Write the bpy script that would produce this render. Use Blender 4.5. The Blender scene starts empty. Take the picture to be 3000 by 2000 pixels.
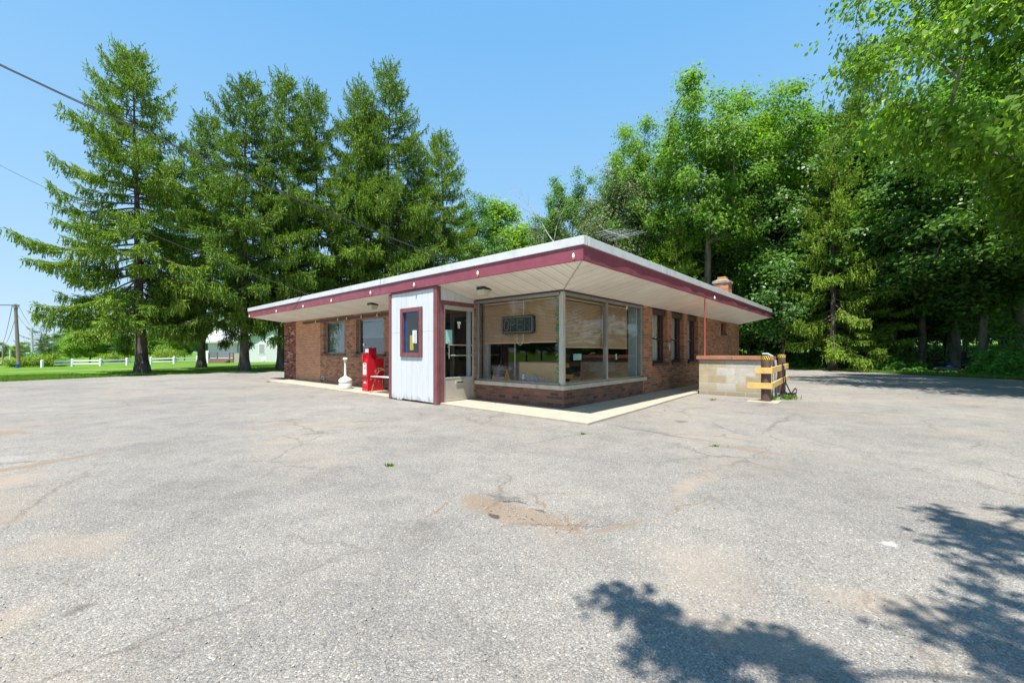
import bpy, bmesh, math, random
import numpy as np
from mathutils import Vector, Matrix
R = math.radians
S = bpy.context.scene
COL = S.collection
random.seed(5)

# ------------------------------------------------------------------ camera, sky, sun, exposure
H = 1.17; F = 1208.6; CY = 1029.0                    # eye height (m), focal length and horizon row of the 3000 px frame
cam = bpy.data.cameras.new('camera'); camo = bpy.data.objects.new('camera', cam); COL.objects.link(camo)
cam.sensor_width = 36; cam.lens = 36*F/3000; cam.shift_y = (CY-1000)/3000
cam.clip_start = .05; cam.clip_end = 3000
camo.location = (0, 0, H); camo.rotation_euler = (R(90), 0, 0); S.camera = camo

W = bpy.data.worlds.new('World'); S.world = W; W.use_nodes = True
wn = W.node_tree; bg = wn.nodes['Background']
sky = wn.nodes.new('ShaderNodeTexSky'); sky.sky_type = 'NISHITA'; sky.sun_disc = False
sky.sun_elevation = R(68); sky.sun_rotation = R(197); sky.air_density = 1.25; sky.dust_density = .3; sky.ozone_density = 2.2
sky.altitude = 200
# clear summer blue: the physical sky blended with a deeper blue gradient by elevation
tcw = wn.nodes.new('ShaderNodeTexCoord'); sepw = wn.nodes.new('ShaderNodeSeparateXYZ'); wn.links.new(tcw.outputs['Generated'], sepw.inputs[0])
rpw = wn.nodes.new('ShaderNodeValToRGB'); wn.links.new(sepw.outputs[2], rpw.inputs[0])
el = rpw.color_ramp.elements; el[0].position = 0; el[0].color = (2.6, 3.5, 4.35, 1); el[1].position = 1; el[1].color = (.64, 1.88, 4.0, 1)
for p_, c_ in ((.10, (2.1, 3.2, 4.35, 1)), (.30, (1.5, 2.8, 4.25, 1)), (.60, (.90, 2.28, 4.1, 1))):
    e_ = el.new(p_); e_.color = c_
mxw = wn.nodes.new('ShaderNodeMixRGB'); mxw.inputs[0].default_value = .92
wn.links.new(sky.outputs[0], mxw.inputs[1]); wn.links.new(rpw.outputs[0], mxw.inputs[2])
wn.links.new(mxw.outputs[0], bg.inputs[0]); bg.inputs[1].default_value = .13
sun = bpy.data.lights.new('sun', 'SUN'); suno = bpy.data.objects.new('sun', sun); COL.objects.link(suno)
sun.energy = 5.0; sun.angle = R(.53); sun.color = (1, .955, .88)
suno.rotation_euler = Vector((.109, .358, -.927)).to_track_quat('-Z', 'Y').to_euler()
suno.location = (-12, -38, 97)
S.view_settings.view_transform = 'Standard'; S.view_settings.look = 'None'
S.view_settings.exposure = .84; S.view_settings.gamma = 1
S.cycles.max_bounces = 10; S.cycles.transparent_max_bounces = 24; S.cycles.diffuse_bounces = 6; S.cycles.glossy_bounces = 4
S.cycles.transmission_bounces = 8

# ------------------------------------------------------------------ helpers
TH = R(48.685); CT, ST = math.cos(TH), math.sin(TH); BX, BY = 1.015, 8.149     # the diner's own axes
def L(x, y, z=0): return Vector((BX+x*CT-y*ST, BY+x*ST+y*CT, z))
def ground_z(X, Y):
    z = -.0205*max(0, min(80, -X-20))
    if X > 24: z += .05*min(60, X-24)
    return z
def at(px, py, z=None):                 # a ground point seen at a pixel of the 3000 px photo
    d = 60.0
    for _ in range(60):
        X = (px-1500)/F*d; zz = ground_z(X, d) if z is None else z
        d = .5*d+.5*F*(H-zz)/max(py-CY, 1)
    X = (px-1500)/F*d
    return Vector((X, d, ground_z(X, d) if z is None else z))

class MB:
    def __init__(s): s.v = []; s.f = []; s.m = []
    def quad(s, pts, m=0):
        n = len(s.v); s.v += [tuple(p) for p in pts]; s.f.append(tuple(range(n, n+len(pts)))); s.m.append(m); return s
    def hexa(s, b, t, m=0):
        n = len(s.v); s.v += [tuple(p) for p in b]+[tuple(p) for p in t]
        for q in ((3,2,1,0),(4,5,6,7),(0,1,5,4),(1,2,6,5),(2,3,7,6),(3,0,4,7)):
            s.f.append(tuple(n+i for i in q)); s.m.append(m)
        return s
    def box(s, x0, x1, y0, y1, z0, z1, m=0):
        return s.hexa([(x0,y0,z0),(x1,y0,z0),(x1,y1,z0),(x0,y1,z0)], [(x0,y0,z1),(x1,y0,z1),(x1,y1,z1),(x0,y1,z1)], m)
    def obox(s, c, ax, ay, az, hx, hy, hz, m=0):      # oriented box
        c = Vector(c); ax, ay, az = Vector(ax)*hx, Vector(ay)*hy, Vector(az)*hz
        return s.hexa([c-ax-ay-az, c+ax-ay-az, c+ax+ay-az, c-ax+ay-az], [c-ax-ay+az, c+ax-ay+az, c+ax+ay+az, c-ax+ay+az], m)
    def tube(s, pts, r, n=8, m=0, cap=True):
        pts = [Vector(p) for p in pts]; k = len(pts); base = len(s.v)
        rs = r if isinstance(r, (list, tuple)) else [r]*k
        up = Vector((.13, .27, .95)).normalized()
        for i, p in enumerate(pts):
            t = (pts[min(i+1, k-1)]-pts[max(i-1, 0)])
            t = t.normalized() if t.length > 1e-9 else Vector((0,0,1))
            a = up-t*up.dot(t)
            if a.length < .05: a = Vector((1,0,0))-t*t.x
            a.normalize(); b = t.cross(a); up = a
            for j in range(n):
                w = 2*math.pi*j/n; s.v.append(tuple(p+(a*math.cos(w)+b*math.sin(w))*rs[i]))
        for i in range(k-1):
            for j in range(n):
                s.f.append((base+i*n+j, base+i*n+(j+1)%n, base+(i+1)*n+(j+1)%n, base+(i+1)*n+j)); s.m.append(m)
        if cap:
            s.f.append(tuple(base+j for j in reversed(range(n)))); s.m.append(m)
            s.f.append(tuple(base+(k-1)*n+j for j in range(n))); s.m.append(m)
        return s
    def lathe(s, prof, c=(0,0,0), n=24, m=0):
        base = len(s.v); k = len(prof)
        for r, z in prof:
            for j in range(n):
                w = 2*math.pi*j/n; s.v.append((c[0]+r*math.cos(w), c[1]+r*math.sin(w), c[2]+z))
        for i in range(k-1):
            for j in range(n):
                s.f.append((base+i*n+j, base+i*n+(j+1)%n, base+(i+1)*n+(j+1)%n, base+(i+1)*n+j)); s.m.append(m)
        s.f.append(tuple(base+j for j in reversed(range(n)))); s.m.append(m)
        s.f.append(tuple(base+(k-1)*n+j for j in range(n))); s.m.append(m)
        return s
    def build(s, name, mats, parent=None, bevel=0, smooth=False, seg=2):
        me = bpy.data.meshes.new(name); me.from_pydata(s.v, [], s.f)
        for mt in (mats if isinstance(mats, (list, tuple)) else [mats]): me.materials.append(mt)
        me.polygons.foreach_set('material_index', s.m)
        bm = bmesh.new(); bm.from_mesh(me)
        bmesh.ops.recalc_face_normals(bm, faces=bm.faces)
        if bevel:
            es = [e for e in bm.edges if len(e.link_faces) == 2 and e.calc_face_angle(0) > .6]
            bmesh.ops.bevel(bm, geom=es, offset=bevel, segments=seg, affect='EDGES', clamp_overlap=True)
        if smooth:
            for f in bm.faces: f.smooth = True
            for e in bm.edges:
                if len(e.link_faces) == 2 and e.calc_face_angle(0) > .7: e.smooth = False
        bm.to_mesh(me); bm.free(); me.update()
        o = bpy.data.objects.new(name, me); COL.objects.link(o)
        if parent: o.parent = parent
        return o

def np_mesh(name, verts, faces, mat, parent=None, smooth=False, kind=None):
    me = bpy.data.meshes.new(name)
    nv, nf, k = len(verts), len(faces), faces.shape[1]
    me.vertices.add(nv); me.vertices.foreach_set('co', np.ascontiguousarray(verts, dtype=np.float32).ravel())
    me.loops.add(nf*k); me.loops.foreach_set('vertex_index', np.ascontiguousarray(faces, dtype=np.int32).ravel())
    me.polygons.add(nf); me.polygons.foreach_set('loop_start', np.arange(0, nf*k, k, dtype=np.int32))
    me.polygons.foreach_set('loop_total', np.full(nf, k, dtype=np.int32))
    if smooth: me.polygons.foreach_set('use_smooth', np.ones(nf, dtype=bool))
    me.materials.append(mat); me.update(); me.validate()
    o = bpy.data.objects.new(name, me); COL.objects.link(o)
    if parent: o.parent = parent
    if kind: o['kind'] = kind
    return o

def tag(o, label=None, cat=None, group=None, kind=None):
    if label: o['label'] = label
    if cat: o['category'] = cat
    if group: o['group'] = group
    if kind: o['kind'] = kind
    return o
def thing(name, label, cat, loc=(0,0,0), rz=0, group=None):
    o = bpy.data.objects.new(name, None); COL.objects.link(o)
    o.location = loc; o.rotation_euler = (0, 0, rz); o.empty_display_size = .2
    return tag(o, label, cat, group)
def dup(root, label, loc, rz=0, sc=(1,1,1), group=None):
    r = root.copy(); COL.objects.link(r); r.location = loc; r.rotation_euler = (0, 0, rz); r.scale = sc
    r['label'] = label
    if group: r['group'] = group
    for ch in list(root.children):
        c = ch.copy(); COL.objects.link(c); c.parent = r
        for g in ch.children:
            d = g.copy(); COL.objects.link(d); d.parent = c
    return r

# ------------------------------------------------------------------ materials
def nd(nt, typ, ins=None, **at_):
    n = nt.nodes.new('ShaderNode'+typ)
    for k, v in at_.items(): setattr(n, k, v)
    for k, v in (ins or {}).items():
        if isinstance(v, bpy.types.NodeSocket): nt.links.new(v, n.inputs[k])
        else: n.inputs[k].default_value = v
    return n
def c4(c): return (c[0], c[1], c[2], 1)
def mat0(name):
    m = bpy.data.materials.new(name); m.use_nodes = True
    return m, m.node_tree, m.node_tree.nodes['Principled BSDF']
def ramp(nt, fac, stops, interp='LINEAR'):
    r = nd(nt, 'ValToRGB', {0: fac}); e = r.color_ramp.elements; r.color_ramp.interpolation = interp
    while len(e) > 1: e.remove(e[0])
    e[0].position = stops[0][0]; e[0].color = c4(stops[0][1])
    for p, c in stops[1:]:
        q = e.new(p); q.color = c4(c)
    return r.outputs[0]
def mixc(nt, fac, a, b, mode='MIX'):
    n = nd(nt, 'MixRGB', {0: fac, 1: a if isinstance(a, bpy.types.NodeSocket) else c4(a), 2: b if isinstance(b, bpy.types.NodeSocket) else c4(b)}, blend_type=mode)
    return n.outputs[0]
def pm(name, c, rough=.6, var=.12, scale=6, bump=0, metal=0, spec=.5, stain=None, stain_amt=.5, stain_scale=2.5, stretch=(1,1,1), bscale=60):
    """plain surface: a base colour with mild mottling, optional stains and bump"""
    m, nt, p = mat0(name)
    tc = nd(nt, 'TexCoord').outputs['Object']
    mp = nd(nt, 'Mapping', {'Vector': tc, 'Scale': stretch}).outputs[0]
    n1 = nd(nt, 'TexNoise', {'Vector': mp, 'Scale': scale, 'Detail': 6, 'Roughness': .62}).outputs['Fac']
    col = ramp(nt, n1, [(.28, tuple(x*(1-var*1.6) for x in c)), (.5, c), (.74, tuple(min(1, x*(1+var)) for x in c))])
    if stain:
        n2 = nd(nt, 'TexNoise', {'Vector': mp, 'Scale': stain_scale, 'Detail': 8, 'Roughness': .7}).outputs['Fac']
        k = nd(nt, 'MapRange', {'Value': n2, 'From Min': .52, 'From Max': .68, 'To Max': stain_amt}).outputs[0]
        col = mixc(nt, k, col, stain)
    nt.links.new(col, p.inputs['Base Color'])
    p.inputs['Roughness'].default_value = rough; p.inputs['Metallic'].default_value = metal
    p.inputs['Specular IOR Level'].default_value = spec
    if bump:
        n3 = nd(nt, 'TexNoise', {'Vector': mp, 'Scale': bscale, 'Detail': 4}).outputs['Fac']
        b = nd(nt, 'Bump', {'Height': n3, 'Strength': bump, 'Distance': .01})
        nt.links.new(b.outputs[0], p.inputs['Normal'])
    return m

def brick_mat(name, stops, mortar, w=.205, h=.0685, ms=.0055, off=.5, wash=None, wash_amt=0, rough=.85):
    m, nt, p = mat0(name)
    tc = nd(nt, 'TexCoord').outputs['Object']
    s = nd(nt, 'SeparateXYZ', {0: tc})
    u = nd(nt, 'Math', {0: s.outputs[0], 1: s.outputs[1]}, operation='ADD').outputs[0]
    nz = nd(nt, 'TexNoise', {'Vector': tc, 'Scale': 1.3, 'Detail': 2}).outputs['Fac']
    vz = nd(nt, 'MapRange', {'Value': nz, 'To Min': -.012, 'To Max': .012}).outputs[0]
    v = nd(nt, 'Math', {0: s.outputs[2], 1: vz}, operation='ADD').outputs[0]
    vec = nd(nt, 'CombineXYZ', {0: u, 1: v}).outputs[0]
    b = nd(nt, 'TexBrick', {'Vector': vec, 'Color1': (0,0,0,1), 'Color2': (1,1,1,1), 'Mortar': (.5,.5,.5,1), 'Scale': 1, 'Mortar Size': ms, 'Mortar Smooth': .15, 'Bias': 0, 'Brick Width': w, 'Row Height': h}, offset=off)
    col = ramp(nt, b.outputs['Color'], stops)
    n1 = nd(nt, 'TexNoise', {'Vector': tc, 'Scale': 38, 'Detail': 5, 'Roughness': .7}).outputs['Fac']
    col = mixc(nt, .55, col, ramp(nt, n1, [(.2, (.35,.35,.35)), (.8, (1.0,1.0,1.0))]), 'MULTIPLY')
    n2 = nd(nt, 'TexNoise', {'Vector': tc, 'Scale': 1.1, 'Detail': 6}).outputs['Fac']
    col = mixc(nt, .5, col, ramp(nt, n2, [(.3, (.62,.6,.58)), (.7, (1.15,1.12,1.1))]), 'MULTIPLY')
    mo = mixc(nt, n1, tuple(x*.75 for x in mortar), tuple(x*1.2 for x in mortar))
    col = mixc(nt, b.outputs['Fac'], col, mo)
    col = mixc(nt, 1, col, (1.42,1.22,1.12), 'MULTIPLY')
    if wash: col = mixc(nt, wash_amt, col, wash)
    nt.links.new(col, p.inputs['Base Color']); p.inputs['Roughness'].default_value = rough; p.inputs['Specular IOR Level'].default_value = .25
    hgt = nd(nt, 'Math', {0: nd(nt, 'Math', {0: 1.0, 1: b.outputs['Fac']}, operation='SUBTRACT').outputs[0], 1: nd(nt, 'Math', {0: n1, 1: .35}, operation='MULTIPLY').outputs[0]}, operation='ADD').outputs[0]
    bp = nd(nt, 'Bump', {'Height': hgt, 'Strength': .7, 'Distance': .006}); nt.links.new(bp.outputs[0], p.inputs['Normal'])
    return m

def dirty(m):
    """splashed grime with a ragged upper edge along the foot of a painted wall, and faint vertical runs"""
    nt = m.node_tree; p = nt.nodes['Principled BSDF']; old = p.inputs['Base Color'].links[0].from_socket
    tc = nd(nt, 'TexCoord').outputs['Object']; z = nd(nt, 'SeparateXYZ', {0: tc}).outputs[2]
    n = nd(nt, 'TexNoise', {'Vector': nd(nt, 'Mapping', {'Vector': tc, 'Scale': (9, 9, 2.5)}).outputs[0], 'Scale': 1, 'Detail': 7, 'Roughness': .7}).outputs['Fac']
    h = nd(nt, 'Math', {0: z, 1: nd(nt, 'Math', {0: n, 1: .9}, operation='MULTIPLY').outputs[0]}, operation='SUBTRACT').outputs[0]
    k = nd(nt, 'MapRange', {'Value': h, 'From Min': -.52, 'From Max': -.33, 'To Min': .8, 'To Max': 0}).outputs[0]
    n2 = nd(nt, 'TexNoise', {'Vector': nd(nt, 'Mapping', {'Vector': tc, 'Scale': (14, 14, .5)}).outputs[0], 'Scale': 1, 'Detail': 5}).outputs['Fac']
    r = nd(nt, 'MapRange', {'Value': n2, 'From Min': .54, 'From Max': .72, 'To Max': .13}).outputs[0]
    col = mixc(nt, r, old, (.42,.42,.40)); col = mixc(nt, k, col, (.17,.16,.14))
    nt.links.new(col, p.inputs['Base Color']); return m
M = {}
M['brick'] = brick_mat('brown_brick', [(0, (.15,.095,.068)), (.12, (.20,.115,.078)), (.26, (.27,.145,.09)), (.6, (.33,.18,.105)), (.85, (.41,.235,.14)), (1, (.28,.15,.09))], (.27,.20,.155))
M['brick_low'] = brick_mat('purplish_brick', [(0, (.075,.058,.05)), (.2, (.115,.08,.066)), (.42, (.175,.10,.078)), (.8, (.225,.125,.092)), (1, (.19,.09,.07))], (.135,.11,.095))
M['brick_red'] = brick_mat('red_pier_brick', [(0, (.055,.042,.038)), (.22, (.10,.055,.042)), (.38, (.25,.09,.052)), (.75, (.30,.11,.06)), (.93, (.36,.19,.125)), (1, (.48,.38,.31))], (.10,.075,.062))
M['brick_tan'] = brick_mat('faded_tan_brick', [(0, (.30,.155,.095)), (.4, (.42,.225,.135)), (.75, (.52,.28,.17)), (1, (.34,.17,.10))], (.52,.34,.23), wash=(.58,.33,.20), wash_amt=.25)
M['brick_chim'] = brick_mat('chimney_brick', [(0, (.24,.095,.06)), (.5, (.42,.17,.105)), (1, (.50,.24,.15))], (.33,.27,.22), w=.2, h=.072)
M['white_metal'] = pm('white_drip_edge', (.68,.69,.70), .38, .04, 3, stain=(.42,.43,.42), stain_amt=.45, stretch=(1,1,1))
M['maroon'] = pm('maroon_fascia', (.255,.058,.082), .42, .12, 4, stain=(.36,.13,.16), stain_amt=.4)
M['trim'] = pm('maroon_trim', (.20,.068,.072), .55, .14, 8, .25, stain=(.24,.12,.115), stain_amt=.5, bscale=90)
M['trim_dark'] = pm('dark_brown_trim', (.085,.035,.030), .55, .15, 8, .2)
M['roofing'] = pm('grey_roofing', (.30,.30,.30), .9, .15, 3)
M['boards'] = pm('white_boards', (.61,.63,.65), .55, .05, 5, .25, stain=(.60,.64,.68), stain_amt=.35, stretch=(1,1,.25), bscale=40)
M['inner_white'] = pm('painted_panel', (.66,.66,.62), .6, .05, 4)
M['alu'] = pm('aluminium', (.37,.355,.32), .35, .08, 6, metal=.75)
M['alu_pale'] = pm('pale_aluminium', (.50,.47,.40), .42, .08, 6, metal=.25)
M['door_panel'] = pm('door_kick_panel', (.55,.50,.42), .4, .06, 3, metal=.3)
M['stone_sill'] = pm('limestone_sill', (.50,.44,.355), .85, .12, 9, .35, stain=(.35,.31,.26), stain_amt=.5)
M['concrete'] = pm('sidewalk_concrete', (.395,.345,.27), .92, .12, 3.5, .3, stain=(.33,.29,.24), stain_amt=.55, stain_scale=1.3, bscale=120)
M['int_wall'] = pm('interior_wall', (.32,.30,.27), .8, .06, 2)
M['int_blue'] = pm('pale_blue_wall', (.42,.50,.50), .8, .05, 2)
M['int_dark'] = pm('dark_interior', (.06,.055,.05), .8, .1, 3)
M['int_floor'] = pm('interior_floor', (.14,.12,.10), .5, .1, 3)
M['blind'] = pm('tan_blind_slats', (.72,.44,.255), .5, .06, 3)
M['blind_white'] = pm('white_blind_slats', (.34,.34,.325), .5, .05, 3)
M['curtain'] = pm('lace_curtain', (.60,.58,.54), .9, .1, 20)
M['boards'] = dirty(M['boards'])
M['brownwood'] = pm('dark_brown_window_wood', (.050,.026,.021), .45, .15, 7)
M['tan_wood'] = pm('tan_laminate', (.85,.50,.20), .5, .08, 3, stretch=(1,1,6))
M['oak'] = pm('oak_edge', (.33,.17,.08), .5, .1, 8)
M['paper'] = pm('paper', (.80,.80,.77), .8, .05, 30)
M['teal_paper'] = pm('teal_paper', (.33,.62,.55), .8, .05, 30)
M['ink'] = pm('ink', (.05,.06,.07), .7, .05, 5)
M['grey_ink'] = pm('grey_ink', (.32,.34,.36), .7, .05, 5)
M['red'] = pm('red_enamel', (.60,.010,.022), .30, .06, 4, stain=(.50,.02,.03), stain_amt=.4)
M['red_dull'] = pm('dark_red_enamel', (.42,.008,.022), .36, .1, 5)
M['white_plastic'] = pm('white_plastic', (.72,.71,.66), .45, .05, 6, stain=(.45,.42,.36), stain_amt=.35)
M['black'] = pm('black_plastic', (.016,.017,.019), .4, .1, 6)
M['rust'] = pm('rusty_steel', (.115,.062,.045), .6, .25, 9, .3, stain=(.23,.13,.10), stain_amt=.7, stretch=(1,1,.35))
M['yellow_wood'] = pm('yellow_plank', (.68,.46,.14), .6, .1, 6, .2, stain=(.72,.60,.36), stain_amt=.6, stretch=(.4,1,1))
M['tape_y'] = pm('yellow_tape', (.80,.55,.02), .4, .05, 5)
M['iron'] = pm('weathered_iron', (.22,.17,.11), .5, .35, 14, metal=.3, stain=(.52,.45,.32), stain_amt=.7, stain_scale=8)
M['bench_wood'] = pm('pale_bench_slat', (.60,.58,.54), .55, .1, 6, stretch=(1,.2,1))
M['cap_wood'] = pm('brown_cap', (.40,.175,.10), .5, .16, 5, .2, stain=(.46,.25,.15), stain_amt=.6)
M['pipe_pvc'] = pm('grey_conduit', (.33,.34,.35), .5, .08, 6)
M['cable'] = pm('black_cable', (.02,.02,.021), .5, .1, 6)
M['wire_red'] = pm('red_cord', (.50,.10,.075), .5, .08, 6)
M['bulb'] = pm('cream_bulb', (.82,.78,.66), .35, .04, 6)
M['lens'] = pm('yellowed_lens', (.55,.50,.38), .35, .1, 9, stain=(.25,.21,.14), stain_amt=.5, stain_scale=7)
M['cap_conc'] = pm('weathered_chimney_cap', (.33,.30,.25), .9, .3, 9, .5, stain=(.10,.09,.075), stain_amt=.8, stain_scale=5)
M['flue'] = pm('terracotta_flue', (.55,.24,.08), .8, .12, 8)
M['galv'] = pm('galvanised_rod', (.52,.53,.53), .45, .1, 6, metal=.5)
M['bark'] = pm('dark_spruce_bark', (.105,.083,.067), .95, .45, 5, .9, stretch=(1,1,.3), bscale=22, stain=(.22,.20,.18), stain_amt=.75, stain_scale=6)
M['bark_pale'] = pm('grey_bark', (.20,.17,.135), .95, .35, 5, .8, stretch=(1,1,.2), bscale=26, stain=(.33,.30,.26), stain_amt=.6, stain_scale=4)
M['deadwood'] = pm('bleached_deadwood', (.42,.39,.35), .9, .2, 6)
M['polewood'] = pm('pole_wood', (.22,.175,.14), .9, .2, 8, stretch=(1,1,.15))
M['polepale'] = pm('pale_pole', (.48,.46,.44), .8, .1, 6)
M['fence'] = pm('white_fence', (.78,.79,.80), .55, .04, 6)
M['siding'] = pm('pale_siding', (.62,.66,.64), .6, .05, 3)
M['siding_w'] = pm('white_siding', (.74,.75,.76), .6, .04, 3)
M['house_roof'] = pm('pale_shingles', (.42,.43,.46), .85, .1, 4)
M['deck'] = pm('weathered_deck_wood', (.20,.13,.095), .8, .15, 6)
M['sign_green'] = pm('sign_green', (.0,.27,.20), .4, .04, 5)
M['bin_blue'] = pm('blue_plastic', (.01,.10,.42), .4, .06, 5)
M['stone'] = pm('grey_boulder', (.27,.27,.26), .9, .25, 5, .6)
M['lavender'] = pm('lavender_petals', (.50,.42,.66), .8, .15, 30)
M['cream_fl'] = pm('dried_cream_petals', (.62,.52,.36), .8, .2, 30)
M['ivy'] = pm('plastic_ivy', (.06,.27,.09), .45, .25, 30)
M['glass_green'] = pm('green_bottle', (.10,.20,.16), .15, .1, 10)
M['silver'] = pm('silver_pitcher', (.55,.56,.57), .25, .06, 6, metal=.7)
M['stoneware'] = pm('stoneware', (.36,.31,.24), .6, .12, 14)
M['neon_tube'] = pm('unlit_neon_tube', (.27,.265,.24), .3, .04, 6)
M['neon_board'] = pm('dark_sign_board', (.035,.037,.045), .35, .06, 6)
M['dryneedle'] = pm('dry_twigs', (.20,.15,.11), .95, .2, 6)
M['asphalt_far'] = pm('far_road_asphalt', (.36,.35,.34), .95, .1, 2)

def glass_mat(name, tint, k=1.75):
    m, nt, p = mat0(name); nt.nodes.remove(p)
    tr = nd(nt, 'BsdfTransparent', {0: c4(tint)}); gl = nd(nt, 'BsdfGlossy', {0: (1,1,1,1), 'Roughness': 0.0})
    f0 = ((k-1)/(k+1))**2                                            # Schlick, the same from either side of the pane
    fc = nd(nt, 'LayerWeight', {'Blend': .5}).outputs['Facing']
    fr = nd(nt, 'MapRange', {'Value': nd(nt, 'Math', {0: fc, 1: 5.0}, operation='POWER').outputs[0], 'To Min': f0, 'To Max': 1.0})
    mx = nd(nt, 'MixShader', {0: fr.outputs[0], 1: tr.outputs[0], 2: gl.outputs[0]})
    nt.links.new(mx.outputs[0], nt.nodes['Material Output'].inputs[0]); return m
M['glass'] = glass_mat('window_glass', (.86,.89,.88), 1.62)
M['glass_street'] = glass_mat('street_window_glass', (.70,.74,.75), 2.3)
M['glass_door'] = glass_mat('door_glass', (.74,.79,.80), 1.62)
M['glass_clear'] = glass_mat('clear_glass', (.85,.9,.9), 1.45)

def leaf_mat(name, stops, trans=.35, rough=.5, spec=.45):
    m, nt, p = mat0(name)
    g = nd(nt, 'NewGeometry'); oi = nd(nt, 'ObjectInfo')
    tc = nd(nt, 'TexCoord').outputs['Object']
    n = nd(nt, 'TexNoise', {'Vector': tc, 'Scale': .55, 'Detail': 4}).outputs['Fac']
    a = nd(nt, 'Math', {0: g.outputs['Random Per Island'], 1: .55}, operation='MULTIPLY').outputs[0]
    b = nd(nt, 'Math', {0: n, 1: .55}, operation='MULTIPLY').outputs[0]
    c = nd(nt, 'MapRange', {'Value': oi.outputs['Random'], 'To Min': -.10, 'To Max': .10}).outputs[0]
    s = nd(nt, 'Math', {0: a, 1: b}, operation='ADD').outputs[0]
    s = nd(nt, 'Math', {0: s, 1: c}, operation='ADD').outputs[0]
    col = ramp(nt, s, stops)
    nt.links.new(col, p.inputs['Base Color']); p.inputs['Roughness'].default_value = rough; p.inputs['Specular IOR Level'].default_value = spec
    tl = nd(nt, 'BsdfTranslucent', {0: mixc(nt, 1, col, (1.5,1.55,.7), 'MULTIPLY')})
    mx = nd(nt, 'MixShader', {0: trans, 1: p.outputs[0], 2: tl.outputs[0]})
    nt.links.new(mx.outputs[0], nt.nodes['Material Output'].inputs[0]); return m
M['lf_spruce'] = leaf_mat('spruce_needles', [(0.15, (0.052, 0.109, 0.023)), (0.5, (0.132, 0.232, 0.033)), (0.85, (0.297, 0.413, 0.051))], .20, .7, .12)
M['lf_maple'] = leaf_mat('maple_leaves', [(0.15, (0.082, 0.162, 0.022)), (0.5, (0.161, 0.306, 0.03)), (0.9, (0.338, 0.477, 0.044))], .55, .42)
M['lf_oak'] = leaf_mat('dark_broadleaf', [(0.15, (0.048, 0.124, 0.031)), (0.5, (0.097, 0.22, 0.042)), (0.9, (0.191, 0.336, 0.061))], .5, .42)
M['lf_locust'] = leaf_mat('locust_leaflets', [(0.15, (0.063, 0.157, 0.018)), (0.5, (0.118, 0.256, 0.023)), (0.9, (0.209, 0.362, 0.033))], .5, .5)
M['lf_willow'] = leaf_mat('pale_willow_leaves', [(.15, (.06,.10,.04)), (.5, (.11,.165,.06)), (.9, (.20,.26,.11))], .35, .45)
M['lf_yellow'] = leaf_mat('yellow_green_leaves', [(.15, (.09,.18,.012)), (.5, (.19,.31,.018)), (.9, (.33,.42,.03))], .4, .5)
M['lf_under'] = leaf_mat('undergrowth_leaves', [(0.15, (0.059, 0.165, 0.035)), (0.5, (0.116, 0.291, 0.055)), (0.9, (0.232, 0.466, 0.088))], .5, .45)
M['lf_grass'] = leaf_mat('grass_blades', [(0.15, (0.061, 0.143, 0.011)), (0.5, (0.11, 0.231, 0.015)), (0.9, (0.209, 0.33, 0.033))], .35, .6)

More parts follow.
